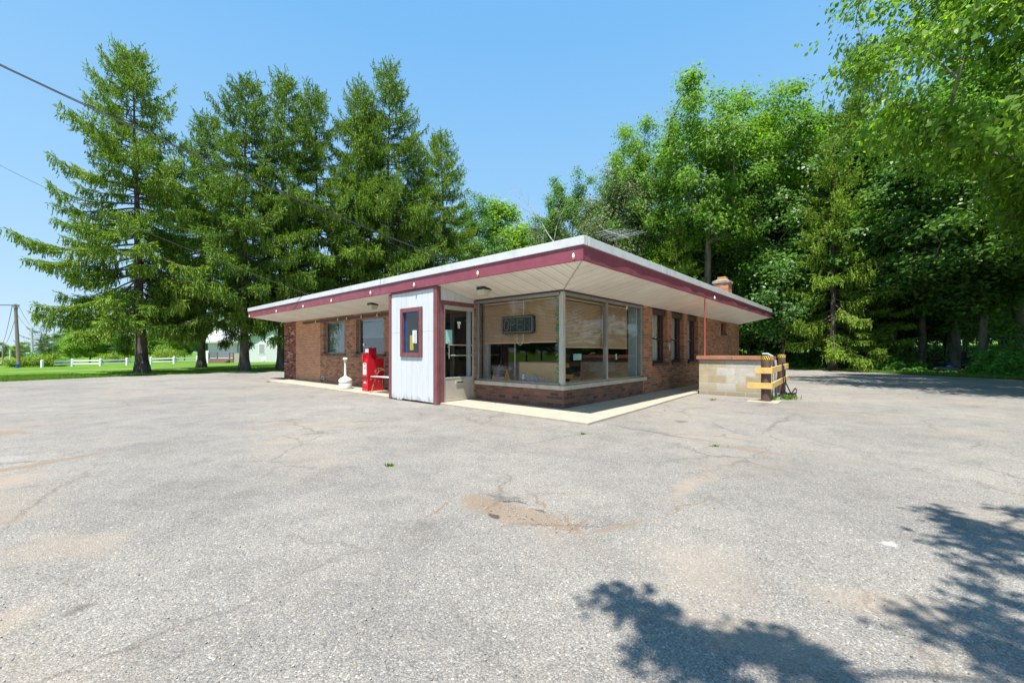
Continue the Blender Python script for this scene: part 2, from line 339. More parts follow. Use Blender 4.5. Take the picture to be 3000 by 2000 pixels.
def asphalt():
    m, nt, p = mat0('worn_asphalt')
    tc = nd(nt, 'TexCoord').outputs['Object']
    wob = nd(nt, 'TexNoise', {'Vector': tc, 'Scale': 2.2, 'Detail': 5, 'Roughness': .65})
    wv = nd(nt, 'VectorMath', {0: nd(nt, 'VectorMath', {0: wob.outputs['Color'], 1: (.5,.5,.5)}, operation='SUBTRACT').outputs[0], 3: .45}, operation='SCALE').outputs[0]
    ptv = nd(nt, 'VectorMath', {0: tc, 1: wv}, operation='ADD').outputs[0]
    v1 = nd(nt, 'TexVoronoi', {'Vector': tc, 'Scale': 118, 'Randomness': 1})
    v2 = nd(nt, 'TexVoronoi', {'Vector': tc, 'Scale': 245, 'Randomness': 1})
    s1 = nd(nt, 'SeparateColor', {0: v1.outputs['Color']}); s2 = nd(nt, 'SeparateColor', {0: v2.outputs['Color']})
    g1 = ramp(nt, s1.outputs[0], [(0, (.235,.228,.215)), (.3, (.295,.286,.27)), (.55, (.35,.338,.316)), (.8, (.415,.40,.372)), (.91, (.60,.585,.55)), (.955, (.41,.33,.245)), (1, (.24,.242,.245))])
    g2 = ramp(nt, s2.outputs[1], [(0, (.22,.213,.20)), (.5, (.325,.314,.295)), (1, (.45,.435,.405))])
    sel = nd(nt, 'MapRange', {'Value': s1.outputs[1], 'From Min': .42, 'From Max': .48}).outputs[0]
    col = mixc(nt, sel, g1, g2)
    gap = ramp(nt, v1.outputs['Distance'], [(.0, (1.08,1.08,1.08)), (.5, (1,1,1)), (.85, (.56,.56,.56))])
    col = mixc(nt, .85, col, gap, 'MULTIPLY')
    nb = nd(nt, 'TexNoise', {'Vector': tc, 'Scale': .42, 'Detail': 7, 'Roughness': .6}).outputs['Fac']
    col = mixc(nt, 1, col, ramp(nt, nb, [(.3, (.80,.80,.82)), (.5, (1,1,1)), (.7, (1.16,1.15,1.12))]), 'MULTIPLY')
    nb2 = nd(nt, 'TexNoise', {'Vector': ptv, 'Scale': 2.6, 'Detail': 6, 'Roughness': .7}).outputs['Fac']
    col = mixc(nt, 1, col, ramp(nt, nb2, [(.3, (.80,.80,.81)), (.52, (1,1,1)), (.75, (1.1,1.1,1.08))]), 'MULTIPLY')
    nd_ = nd(nt, 'TexNoise', {'Vector': ptv, 'Scale': .55, 'Detail': 6, 'Roughness': .62}).outputs['Fac']
    dust = nd(nt, 'MapRange', {'Value': nd_, 'From Min': .52, 'From Max': .72, 'To Max': .6}).outputs[0]
    col = mixc(nt, dust, col, (.40,.335,.27))
    def patch(col, c, ang, a, b, colour, amt, soft=.5):
        mp = nd(nt, 'Mapping', {'Vector': ptv, 'Location': (c[0], c[1], 0), 'Rotation': (0, 0, ang), 'Scale': (a, b, 5)}, vector_type='TEXTURE').outputs[0]
        ln = nd(nt, 'VectorMath', {0: mp}, operation='LENGTH').outputs['Value']
        k = nd(nt, 'MapRange', {'Value': ln, 'From Min': 1-soft, 'From Max': 1+soft*.3, 'To Min': amt, 'To Max': 0}, interpolation_type='SMOOTHSTEP').outputs[0]
        k2 = nd(nt, 'Math', {0: k, 1: nd(nt, 'MapRange', {'Value': s2.outputs[0], 'From Min': .1, 'From Max': .9, 'To Min': .65, 'To Max': 1.15}).outputs[0]}, operation='MULTIPLY', use_clamp=True).outputs[0]
        return mixc(nt, k2, col, colour)
    def pp(col, x0, y0, x1, y1, wid, colour, amt, soft=.5):        # a stain laid between two points of the lot
        A, B = at(x0, y0, 0), at(x1, y1, 0); c = (A+B)/2; d = B-A
        return patch(col, c, math.atan2(d.y, d.x), max(.05, d.length/2), wid, colour, amt, soft)
    brown = (.31,.225,.155); tan = (.42,.35,.28); dark = (.12,.115,.11)
    col = pp(col, 1345, 1452, 1500, 1490, .13, brown, .72, .45)
    col = pp(col, 1430, 1478, 1640, 1545, .17, brown, .72, .45)
    col = pp(col, 1600, 1530, 1720, 1572, .07, brown, .8, .4)
    col = pp(col, 1700, 1568, 1900, 1520, .035, brown, .75, .5)
    col = pp(col, 1400, 1440, 1560, 1470, .05, dark, .55, .6)
    for x0, y0, x1, y1 in ((1555,1432,1605,1505), (1640,1495,1700,1572), (1702,1508,1690,1572), (1335,1455,1215,1532), (1890,1522,2110,1440), (1560,1445,1690,1452), (1500,1410,1420,1452)):
        col = pp(col, x0, y0, x1, y1, .016, (.26,.18,.12), .8, .6)
    col = pp(col, 1440, 1458, 1560, 1482, .018, (.07,.06,.05), .85, .5)
    col = pp(col, 1440, 1504, 1475, 1510, .03, (.05,.045,.04), .85, .5)
    col = pp(col, 1560, 1490, 1620, 1512, .016, (.07,.06,.05), .8, .5)
    col = pp(col, -200, 1415, 330, 1318, .10, (.30,.21,.145), .75, .6)
    col = pp(col, -100, 1275, 60, 1270, .35, (.33,.24,.175), .7, .6)
    col = pp(col, -250, 1480, 20, 1385, .45, tan, .75, .6)
    col = pp(col, -200, 1360, 110, 1340, .18, (.50,.50,.50), .35, .3)
    col = pp(col, -80, 1640, 260, 1570, .36, tan, .45, .9)
    col = pp(col, -60, 1840, 170, 1760, .16, tan, .55, .8)
    col = pp(col, -120, 1545, 120, 1500, .22, (.36,.285,.22), .5, .8)
    col = pp(col, 660, 1262, 960, 1228, .16, (.32,.25,.195), .6, .7)
    col = pp(col, 720, 1300, 900, 1290, .18, tan, .5, .7)
    col = pp(col, 1840, 1620, 2250, 1680, .38, (.43,.37,.31), .5, .9)
    col = pp(col, 1950, 1480, 2080, 1370, .09, tan, .6, .7)
    col = pp(col, 2350, 1720, 2900, 1830, .18, (.44,.37,.30), .6, .8)
    col = pp(col, 2000, 1790, 2500, 1960, .2, tan, .55, .8)
    col = pp(col, 100, 1640, 420, 1560, .25, tan, .5, .8)
    col = pp(col, 1760, 1240, 2130, 1300, .07, (.15,.145,.14), .75, .7)
    col = pp(col, 2030, 1290, 2330, 1338, .11, (.31,.205,.14), .65, .7)
    col = pp(col, 2300, 1330, 2720, 1385, .12, (.30,.27,.235), .55, .8)
    col = pp(col, 2220, 1275, 2330, 1210, .05, dark, .5, .7)
    col = pp(col, 1975, 1234, 2015, 1236, .16, dark, .7, .7)
    col = pp(col, 200, 1785, 272, 1765, .05, dark, .7, .8)
    col = pp(col, 2600, 1590, 2640, 1594, .06, (.72,.72,.72), .8, .7)
    col = pp(col, 1000, 1238, 1140, 1228, .10, dark, .45, .9)
    # cracks: edges of big distorted cells, only where a noise lets them show
    ve = nd(nt, 'TexVoronoi', {'Vector': ptv, 'Scale': .62}, feature='DISTANCE_TO_EDGE').outputs['Distance']
    ck = nd(nt, 'MapRange', {'Value': ve, 'From Min': 0, 'From Max': .014, 'To Min': 1, 'To Max': 0}).outputs[0]
    nm = nd(nt, 'TexNoise', {'Vector': tc, 'Scale': .5, 'Detail': 3}).outputs['Fac']
    nk = nd(nt, 'MapRange', {'Value': nm, 'From Min': .44, 'From Max': .58, 'To Max': .55}).outputs[0]
    ck = nd(nt, 'Math', {0: ck, 1: nk}, operation='MULTIPLY').outputs[0]
    col = mixc(nt, ck, col, (.12,.105,.09))
    col = mixc(nt, 1, col, (.82,.79,.752), 'MULTIPLY')
    nt.links.new(col, p.inputs['Base Color']); p.inputs['Roughness'].default_value = .93; p.inputs['Specular IOR Level'].default_value = .25
    h = nd(nt, 'Math', {0: nd(nt, 'MapRange', {'Value': v1.outputs['Distance'], 'From Max': .8, 'To Min': 1, 'To Max': 0}).outputs[0], 1: nd(nt, 'MapRange', {'Value': v2.outputs['Distance'], 'From Max': .8, 'To Min': .5, 'To Max': 0}).outputs[0]}, operation='ADD').outputs[0]
    bp = nd(nt, 'Bump', {'Height': h, 'Strength': .75, 'Distance': .006}); nt.links.new(bp.outputs[0], p.inputs['Normal'])
    return m
M['asphalt'] = asphalt()
def lawn_mat(name, a, b, c):
    m, nt, p = mat0(name); tc = nd(nt, 'TexCoord').outputs['Object']
    n = nd(nt, 'TexNoise', {'Vector': tc, 'Scale': .35, 'Detail': 9, 'Roughness': .72}).outputs['Fac']
    n2 = nd(nt, 'TexNoise', {'Vector': tc, 'Scale': 14, 'Detail': 4, 'Roughness': .7}).outputs['Fac']
    col = mixc(nt, .7, ramp(nt, n, [(.35, a), (.5, b), (.68, c)]), ramp(nt, n2, [(.3, (.5,.5,.5)), (.7, (1.25,1.25,1.2))]), 'MULTIPLY')
    nt.links.new(col, p.inputs['Base Color']); p.inputs['Roughness'].default_value = .95; p.inputs['Specular IOR Level'].default_value = .1
    bp = nd(nt, 'Bump', {'Height': n2, 'Strength': .8, 'Distance': .05}); nt.links.new(bp.outputs[0], p.inputs['Normal'])
    return m
M['lawn'] = lawn_mat('lawn_ground', (.07,.15,.015), (.115,.225,.02), (.17,.28,.035))
M['forest_floor'] = lawn_mat('leaf_litter', (.035,.032,.018), (.07,.055,.03), (.055,.085,.022))

def soffit_mat(name, axis):
    m, nt, p = mat0(name); tc = nd(nt, 'TexCoord').outputs['Object']
    s = nd(nt, 'SeparateXYZ', {0: tc}); a = s.outputs[axis]
    def groove(period, w, off=0):
        f = nd(nt, 'Math', {0: nd(nt, 'Math', {0: nd(nt, 'Math', {0: a, 1: off}, operation='ADD').outputs[0], 1: period}, operation='DIVIDE').outputs[0]}, operation='FRACT').outputs[0]
        return nd(nt, 'MapRange', {'Value': nd(nt, 'Math', {0: nd(nt, 'Math', {0: f, 1: .5}, operation='SUBTRACT').outputs[0]}, operation='ABSOLUTE').outputs[0], 'From Min': 0, 'From Max': w/period, 'To Min': 1, 'To Max': 0}).outputs[0]
    g1 = groove(.1016, .012); g2 = groove(.3048, .028, .02)
    g = nd(nt, 'Math', {0: g1, 1: g2}, operation='MAXIMUM').outputs[0]
    n = nd(nt, 'TexNoise', {'Vector': tc, 'Scale': 1.5, 'Detail': 5}).outputs['Fac']
    base = ramp(nt, n, [(.28, (.74,.69,.60)), (.72, (.90,.86,.785))])
    col = mixc(nt, nd(nt, 'Math', {0: g, 1: .55}, operation='MULTIPLY').outputs[0], base, (.40,.365,.31))
    nt.links.new(col, p.inputs['Base Color']); p.inputs['Roughness'].default_value = .55
    bp = nd(nt, 'Bump', {'Height': nd(nt, 'Math', {0: 1.0, 1: g}, operation='SUBTRACT').outputs[0], 'Strength': .7, 'Distance': .008}); nt.links.new(bp.outputs[0], p.inputs['Normal'])
    return m
M['soffit_x'] = soffit_mat('ribbed_soffit_across', 1)
M['soffit_y'] = soffit_mat('ribbed_soffit_along', 0)

def block_mat():
    m, nt, p = mat0('weathered_block'); tc = nd(nt, 'TexCoord').outputs['Object']
    s = nd(nt, 'SeparateXYZ', {0: tc}); u = nd(nt, 'Math', {0: s.outputs[0], 1: s.outputs[1]}, operation='ADD').outputs[0]
    z = nd(nt, 'Math', {0: s.outputs[2], 1: .085}, operation='ADD').outputs[0]
    vec = nd(nt, 'CombineXYZ', {0: u, 1: z}).outputs[0]
    b = nd(nt, 'TexBrick', {'Vector': vec, 'Color1': (0,0,0,1), 'Color2': (1,1,1,1), 'Mortar': (0,0,0,1), 'Scale': 1, 'Mortar Size': .008, 'Mortar Smooth': .3, 'Brick Width': .46, 'Row Height': .205})
    col = ramp(nt, b.outputs['Color'], [(0, (.44,.365,.245)), (.4, (.49,.41,.28)), (.72, (.52,.455,.33)), (.86, (.54,.50,.42)), (1, (.57,.55,.51))])
    n1 = nd(nt, 'TexNoise', {'Vector': tc, 'Scale': 5, 'Detail': 8, 'Roughness': .7}).outputs['Fac']
    col = mixc(nt, .55, col, ramp(nt, n1, [(.3, (.6,.57,.5)), (.7, (1.1,1.1,1.1))]), 'MULTIPLY')
    low = nd(nt, 'MapRange', {'Value': nd(nt, 'Math', {0: s.outputs[2], 1: nd(nt, 'Math', {0: n1, 1: .5}, operation='MULTIPLY').outputs[0]}, operation='SUBTRACT').outputs[0], 'From Min': -.25, 'From Max': .02, 'To Min': .55, 'To Max': 0}).outputs[0]
    col = mixc(nt, low, col, (.14,.13,.085))
    col = mixc(nt, nd(nt, 'Math', {0: b.outputs['Fac'], 1: .75}, operation='MULTIPLY').outputs[0], col, (.50,.49,.46))
    nt.links.new(col, p.inputs['Base Color']); p.inputs['Roughness'].default_value = .92; p.inputs['Specular IOR Level'].default_value = .2
    h = nd(nt, 'Math', {0: nd(nt, 'Math', {0: 1.0, 1: b.outputs['Fac']}, operation='SUBTRACT').outputs[0], 1: nd(nt, 'TexNoise', {'Vector': tc, 'Scale': 70, 'Detail': 3}).outputs['Fac']}, operation='ADD').outputs[0]
    bp = nd(nt, 'Bump', {'Height': h, 'Strength': .6, 'Distance': .008}); nt.links.new(bp.outputs[0], p.inputs['Normal'])
    return m
M['block'] = block_mat()

# ------------------------------------------------------------------ the setting: ground, lot, walk, road
def ground():
    xs = [-900,-600,-400,-250,-160,-120,-100]+list(range(-90, -18, 6))+[-17,-10,0,10,18,24,30,40,60,84,120,200,400,900]
    ys = [-900,-400,-150,-80,-40,-20,0,15,30,45,60,80,110,160,250,400,900]
    mb = MB(); V = [[(x, y, ground_z(x, y)-.012) for y in ys] for x in xs]
    n = len(ys)
    for r in V: mb.v += r
    for i in range(len(xs)-1):
        for j in range(n-1):
            mb.f.append((i*n+j, (i+1)*n+j, (i+1)*n+j+1, i*n+j+1)); mb.m.append(0)
    tag(mb.build('ground', M['lawn']), kind='structure')
ground()
def edge_line(pts, jit=.12, step=.5):
    out = []; rnd = random.Random(3)
    for a, b in zip(pts[:-1], pts[1:]):
        a, b = Vector(a), Vector(b); k = max(1, int((b-a).length/step))
        for i in range(k):
            p = a.lerp(b, i/k); out.append((p.x+rnd.uniform(-jit, jit), p.y+rnd.uniform(-jit, jit), 0))
    return out
lot_left = [(-42,-2), (-30,9.3), (-24,13.2), (-19.74,15.9), (-19,17.8), (-18.15,19.95), (-16.4,22.4), (-14,24.85), (-9,29.5), (-3,35)]
lot_right = [(-3,35), (8,34.5), (15,30.5), (18.7,27.3), (20.1,24.9), (20.7,20.4), (21.3,17.2), (22.2,10), (23,-4)]
lot = edge_line(lot_left)+edge_line(lot_right)+[(23,-40,0), (-42,-40,0)]
tag(MB().quad([(x, y, -.001) for x, y, _ in lot]).build('parking_lot', M['asphalt']), kind='structure')
ff = [(p[0]+.0, p[1]) for p in lot_right[2:]]
ffo = [(15,30.5), (18.7,27.3), (20.1,24.9), (20.7,20.4), (21.3,17.2), (22.2,10), (23,-4)]
mb = MB()
for (a, b), (c, d) in zip(ffo[:-1], ffo[1:]):
    for k in range(4):
        k0, k1 = k*16, k*16+16
        mb.quad([(a-.6+k0, b+k0*.15, ground_z(a-.6+k0, 0)+.006-.012), (c-.6+k0, d+k0*.15, ground_z(c-.6+k0, 0)+.006-.012), (c-.6+k1, d+k1*.15, ground_z(c-.6+k1, 0)+.006-.012), (a-.6+k1, b+k1*.15, ground_z(a-.6+k1, 0)+.006-.012)])
mb.quad([(-3,35.5,-.006), (14.4,30.5,-.006), (24,32,-.006), (62.4,41,1.8), (62,110,1.8), (24,110,-.006), (-12,110,-.006), (-12,44,-.006)])
tag(mb.build('woodland_floor', M['forest_floor']), kind='structure')
# thin pale footpath across the lawn, and the far road
pth = [at(*p) for p in ((-260,1100),(0,1092),(200,1087),(395,1082),(600,1075),(800,1068),(950,1063))]
mb = MB()
for a, b in zip(pth[:-1], pth[1:]):
    d = (b-a).normalized(); nrm = Vector((-d.y, d.x, 0))*.32
    mb.quad([a-nrm+Vector((0,0,.03)), b-nrm+Vector((0,0,.03)), b+nrm+Vector((0,0,.03)), a+nrm+Vector((0,0,.03))])
tag(mb.build('footpath', M['concrete']), kind='structure')
mb = MB()
mb.quad([(-112,57,-1.62), (-83,66,-1.26), (-150,123,-1.6), (-210,123,-1.62)])
tag(mb.build('road', M['asphalt_far']), kind='structure')
# concrete walk round two sides of the diner
mb = MB()
def slab(pts, z0=-.05, z1=.04):
    n = len(mb.v); k = len(pts)
    mb.v += [tuple(L(x, y, z0)) for x, y in pts]+[tuple(L(x, y, z1)) for x, y in pts]
    mb.f.append(tuple(n+k+i for i in range(k))); mb.m.append(0)
    for i in range(k): mb.f.append((n+i, n+(i+1)%k, n+k+(i+1)%k, n+k+i)); mb.m.append(0)
slab([(-1.10,-1.21), (1.1,-1.12), (1.1,.1), (.05,.1), (.05,2.6), (-1.02,2.6)])
slab([(1.108,-1.12), (3.6,-.98), (3.6,.1), (1.108,.1)])
slab([(3.608,-.98), (6.1,-.90), (6.1,.1), (3.608,.1)])
slab([(6.108,-.90), (9.6,-.86), (9.6,.1), (6.108,.1)])
slab([(-1.04,4.35), (.05,4.35), (.05,6.9), (-1.03,6.9)])
slab([(-1.03,6.908), (.05,6.908), (.05,9.9), (-1.02,9.9)])
slab([(-1.02,9.908), (.05,9.908), (.05,13.15), (-1.0,13.15)])
tag(mb.build('sidewalk', M['concrete'], bevel=.008, seg=1), kind='structure')

# ------------------------------------------------------------------ the diner
D = thing('diner', 'low brown brick diner with wide white and maroon eaves and a corner window', 'diner', (BX, BY, 0), TH)
ZI = 2.39
# left (street) face, x = 0
mb = MB()
for y0, y1, z0, z1 in ((0,2.5,0,.40), (2.5,2.62,0,ZI), (2.62,4.2,2.15,ZI), (4.2,6.51,0,ZI), (6.51,8.17,0,1.03), (6.51,8.17,2.22,ZI), (8.17,8.96,0,ZI), (8.96,10.55,0,1.03), (8.96,10.55,2.22,ZI), (10.55,10.8,0,ZI)):
    mb.box(0, .22, y0, y1, z0, z1)
for x0, x1, z0, z1 in ((.22,3.72,0,.40), (3.72,4.35,0,ZI), (4.35,5.45,0,.77), (5.45,5.78,0,ZI), (5.78,6.85,0,.77), (6.85,7.2,0,ZI), (7.2,8.28,0,.77), (8.28,11.15,0,ZI), (11.15,11.9,0,1.83), (11.15,11.9,2.345,ZI), (11.9,14.05,0,ZI)):
    mb.box(x0, x1, 0, .22, z0, z1)
mb.box(14.05-.22, 14.05, .22, 14.0, 0, ZI); mb.box(.22, 14.05, 14.0, 14.2, 0, ZI)
mb.build('wall', M['brick'], D)
mb = MB(); mb.box(-.004, .2, 10.8, 13.03, 0, ZI-.003); mb.build('brick_panel', M['brick_tan'], D)
mb = MB(); mb.box(-.012, .2, 13.03, 14.23, 0, ZI-.006); mb.build('brick_pier', M['brick_red'], D)
mb = MB(); mb.box(-.006, .1, -.006, 2.5, .0, .398); mb.box(.11, 3.715, -.006, .1, .0, .398); mb.build('sill_wall', M['brick_low'], D)
mb = MB()                                                           # limestone sill under the corner window, in lengths
for a, b in ((.62, 2.49),): mb.box(-.055, .20, a, b, .402, .49)
mb.box(-.055, .20, -.055, .614, .402, .49)
for a, b in ((.206, 1.3), (1.306, 2.6), (2.606, 3.86)): mb.box(a, b, -.055, .20, .402, .49)
mb.build('stone_sill', M['stone_sill'], D, bevel=.006, seg=2)
mb = MB()
for a, b in ((6.4,8.27), (8.86,10.7)): mb.box(-.05, .06, a, b, 1.015, 1.085)
mb.build('brick_sill', M['brick_low'], D, bevel=.004, seg=1)
# roof, drip edge, wavy maroon fascia, soffit
RX, RY, RLY, RLX = -1.16, -1.165, 14.88, 14.6
def ze(x, y): return -.045*max(0, y)/14.9*1.0+.045*max(0, x)/14.6
ZT, ZW, ZB = 2.993, 2.855, 2.617
mb = MB()
a_, b_, c_, d_ = RX+.06, RY+.06, RLX-.03, RLY-.03
mb.hexa([(a_,b_,ZB+.06),(c_,b_,ZB+.06),(c_,d_,ZB+.06),(a_,d_,ZB+.06)], [(a_,b_,ZT-.02),(c_,b_,ZT-.02+ze(RLX,0)),(c_,d_,ZT-.02),(a_,d_,ZT-.02+ze(0,RLY))])
roof = mb.build('roof', M['roofing'], D)
mb = MB(); o_ = .027
def strip(side, a0, a1, z0, z1, out, n=1, wave=None, thick=.014):
    """a fascia board along one eave; out = how proud it stands"""
    P = []
    for i in range(n+1):
        a = a0+(a1-a0)*i/n
        dz = ze(0, a) if side == 'L' else (ze(a, 0) if side == 'R' else ze(RLX, 0))
        row = []
        for k, z in enumerate((z0, (z0+z1)/2, z1)):
            w = wave(a, k) if wave else 0
            if side == 'L': row.append((RX-out-w, a, z+dz))
            elif side == 'R': row.append((a, RY-out-w, z+dz))
        P.append(row)
    base = len(mb.v)
    for row in P: mb.v += row
    for i in range(n):
        for k in range(2):
            mb.f.append((base+i*3+k, base+(i+1)*3+k, base+(i+1)*3+k+1, base+i*3+k+1)); mb.m.append(0)
    # bottom return
    base2 = len(mb.v)
    for row in P:
        x, y, z = row[0]
        mb.v += [(x, y, z), ((x+thick+.03, y, z) if side == 'L' else (x, y+thick+.03, z))]
    for i in range(n):
        mb.f.append((base2+i*2, base2+i*2+1, base2+i*2+3, base2+i*2+2)); mb.m.append(0)
rw = random.Random(11)
knots = {s: [rw.uniform(-1, 1) for _ in range(64)] for s in 'LR'}
def wv(s, amp, off):
    def f(a, k):
        if k == 2: return 0
        u = (a+2)/.62; i = int(u); t = u-i; t = t*t*(3-2*t)
        big = knots[s][i % 64]*(1-t)+knots[s][(i+1) % 64]*t
        u2 = (a+2)/.21; j = int(u2); t2 = u2-j; t2 = t2*t2*(3-2*t2)
        sm = knots[s][(j*7) % 64]*(1-t2)+knots[s][(j*7+7) % 64]*t2
        return amp*(.8*big+.22*sm+off)*(1.0 if k == 0 else .8)
    return f
strip('L', RY-.0, RLY, ZB, ZW+.03, 0, 160, wv('L', .007, .2))
strip('R', RX-.0, RLX, ZB, ZW+.03, 0, 160, wv('R', .0125, .1))
mb.box(RLX-.02, RLX, RY, RLY, ZB+.045, ZW+.05); mb.box(RX, RLX, RLY-.02, RLY, ZB-.045, ZW)
mb.build('fascia', M['maroon'], D, smooth=True)
mb = MB()
def drip(side, a0, a1):
    if side == 'L':
        z0, z1 = ze(0, a0), ze(0, a1)
        mb.hexa([(RX-o_,a0,ZW+z0),(RX+.1,a0,ZW+z0),(RX+.1,a1,ZW+z1),(RX-o_,a1,ZW+z1)], [(RX-o_-.006,a0,ZT+z0),(RX+.12,a0,ZT+.012+z0),(RX+.12,a1,ZT+.012+z1),(RX-o_-.006,a1,ZT+z1)])
    else:
        z0, z1 = ze(a0, 0), ze(a1, 0)
        mb.hexa([(a0,RY-o_,ZW+z0),(a1,RY-o_,ZW+z1),(a1,RY+.1,ZW+z1),(a0,RY+.1,ZW+z0)], [(a0,RY-o_-.006,ZT+z0),(a1,RY-o_-.006,ZT+z1),(a1,RY+.12,ZT+.012+z1),(a0,RY+.12,ZT+.012+z0)])
cuts = [RY-o_, 1.95, 4.9, 8.07, 11.1, RLY]
for a, b in zip(cuts[:-1], cuts[1:]): drip('L', a+.002, b)
cuts = [RX+.125, 2.0, 5.0, 8.05, 11.1, RLX]
for a, b in zip(cuts[:-1], cuts[1:]): drip('R', a+.002, b)
mb.box(RLX, RLX+.02, RY-.03, RLY, ZW+.045, ZT+.045)
mb.build('drip_edge', M['white_metal'], D, bevel=.004, seg=1)
mb = MB()      # soffit rises outwards; mitred at the corner and at both roof ends
zo = lambda x, y: ZB+.012+ze(x, y)
mb.quad([(RX+.01,RY+.01,zo(0,0)), (.0,.0,ZI), (0,14.23,ZI), (RX+.01,RLY-.01,zo(0,RLY))])
mb.quad([(RX+.01,RLY-.01,zo(0,RLY)), (0,14.23,ZI), (14.05,14.23,ZI), (RLX,RLY,zo(0,RLY))])
mb.build('soffit', M['soffit_x'], D)
mb = MB()
mb.quad([(RX+.01,RY+.01,zo(0,0)), (RLX-.01,RY+.01,zo(RLX,0)), (14.05,0,ZI), (0,0,ZI)])
mb.quad([(RLX-.01,RY+.01,zo(RLX,0)), (RLX-.01,RLY,zo(RLX,0)), (14.05,14.23,ZI), (14.05,0,ZI)])
mb.build('soffit', M['soffit_y'], D)
mb = MB(); p0 = Vector((RX+.02,RY+.02,ZB+.008)); p1 = Vector((-.02,-.02,ZI-.006)); mb.tube([p0, p1], .010, 6); mb.build('soffit_seam', M['alu_pale'], D)
mb = MB(); mb.box(-.035, -.002, 4.42, 12.3, 2.245, 2.325); mb.build('head_board', M['trim_dark'], D, bevel=.004, seg=1)
mb = MB(); mb.box(-.02, .06, -.02, 2.5, 2.362, 2.388); mb.box(.062, 3.72, -.02, .06, 2.362, 2.388); mb.build('head_trim', M['trim_dark'], D)
# interior shell
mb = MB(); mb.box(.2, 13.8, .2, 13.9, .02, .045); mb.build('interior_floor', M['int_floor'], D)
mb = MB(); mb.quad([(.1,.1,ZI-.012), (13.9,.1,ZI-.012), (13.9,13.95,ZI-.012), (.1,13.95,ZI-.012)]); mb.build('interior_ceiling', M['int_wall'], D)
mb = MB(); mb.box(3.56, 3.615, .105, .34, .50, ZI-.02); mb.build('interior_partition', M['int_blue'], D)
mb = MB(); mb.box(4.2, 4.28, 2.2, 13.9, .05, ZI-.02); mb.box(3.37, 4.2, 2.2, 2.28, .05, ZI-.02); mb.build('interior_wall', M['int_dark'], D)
mb = MB(); mb.box(.225, .30, 2.30, 2.48, .5, 2.36); mb.build('window_jamb', M['int_wall'], D)
mb = MB(); mb.box(.21, .62, .62, 2.42, .44, .492); mb.box(.21, 3.28, .21, .60, .44, .492); mb.build('window_ledge', M['tan_wood'], D)
# corner window
mb = MB()
mb.box(.005, .085, .10, 2.50, 2.30, 2.360); mb.box(.09, 3.72, .005, .085, 2.30, 2.360)       # heads
mb.box(.02, .08, .10, 2.50, .492, .53); mb.box(.10, 3.72, .02, .08, .492, .53)               # bottom rails
mb.box(.01, .08, 2.42, 2.50, .53, 2.30); mb.box(3.62, 3.72, .005, .10, .53, 2.30)            # end jambs
mb.box(1.755, 1.815, -.004, .10, .53, 2.30)                                                  # mullion
cw = mb.build('corner_window', M['alu'], D, bevel=.004, seg=1)
mb = MB(); mb.box(.0, .078, .0, .078, .492, 2.36); mb.box(.02, .055, .082, .125, .53, 2.30); mb.build('corner_post', M['alu_pale'], cw, bevel=.006)
MB().quad([(.045,.10,.53), (.045,2.42,.53), (.045,2.42,2.30), (.045,.10,2.30)]).build('pane', M['glass'], cw)
MB().quad([(.10,.045,.53), (1.755,.045,.53), (1.755,.045,2.30), (.10,.045,2.30)]).build('pane', M['glass'], cw)
MB().quad([(1.815,.045,.53), (3.62,.045,.53), (3.62,.045,2.30), (1.815,.045,2.30)]).build('pane', M['glass'], cw)
# street windows
def street_window(y0, y1, bl):
    mb = MB(); z0, z1 = 1.085, 2.22
    mb.box(.10, .15, y0, y0+.045, z0, z1); mb.box(.10, .15, y1-.045, y1, z0, z1); mb.box(.10, .15, y0+.045, y1-.045, z0, z0+.05); mb.box(.10, .15, y0+.045, y1-.045, z1-.04, z1)
    w = mb.build('street_window', M['alu'], D, bevel=.003, seg=1)
    MB().quad([(.125,y0+.045,z0+.05), (.125,y1-.045,z0+.05), (.125,y1-.045,z1-.04), (.125,y0+.045,z1-.04)]).build('pane', M['glass_street'], w)
street_window(6.51, 8.17, 0); street_window(8.96, 10.55, 1)
# sash windows on the right face
def sash(x0, x1, z0, z1, small=False):
    mb = MB(); f = .07
    d = .13
    mb.box(x0, x0+f, d, d+.09, z0, z1); mb.box(x1-f, x1, d, d+.09, z0, z1); mb.box(x0+f, x1-f, d, d+.09, z1-f, z1); mb.box(x0+f, x1-f, d, d+.09, z0, z0+f)
    if not small:
        mb.box(x0, x1, .06, .13, z1-.17, z1-.002)                   # head board
        mb.box(x0+f, x1-f, d+.01, d+.06, 1.51, 1.565)
        mb.box(x1-.16, x1-.10, d+.015, d+.06, z0+f, z1-f); mb.box(x0+.10, x0+.16, d+.015, d+.06, z0+f, z1-f)
    w = mb.build('sash_window', M['brownwood'], D, bevel=.004, seg=1)
    MB().quad([(x0+f,d+.04,z0+f), (x1-f,d+.04,z0+f), (x1-f,d+.04,z1-f), (x0+f,d+.04,z1-f)]).build('pane', M['glass'], w)
    if not small:
        mb = MB(); n = 40
        for i in range(n):
            a, b = x0+.1+(x1-x0-.2)*i/n, x0+.1+(x1-x0-.2)*(i+1)/n
            ya, yb = d+.15+.025*math.sin(i*1.9), d+.15+.025*math.sin((i+1)*1.9)
            if .38 < i/n < .52: continue
            mb.quad([(a,ya,z0+.05), (b,yb,z0+.05), (b,yb,z1-.1), (a,ya,z1-.1)])
        mb.build('curtain', M['curtain'], w)
        mb = MB(); mb.box((x0+x1)/2-.05, (x0+x1)/2+.03, d-.006, d+.008, 1.55, 1.575); mb.build('latch', M['paper'], w)
    mb = MB(); mb.box(x0+.005, x1+.06 if not small else x1, -.05, .12, z0-.075, z0-.005); mb.build('window_sill', M['brownwood'] if small else M['trim_dark'], w, bevel=.004, seg=1)
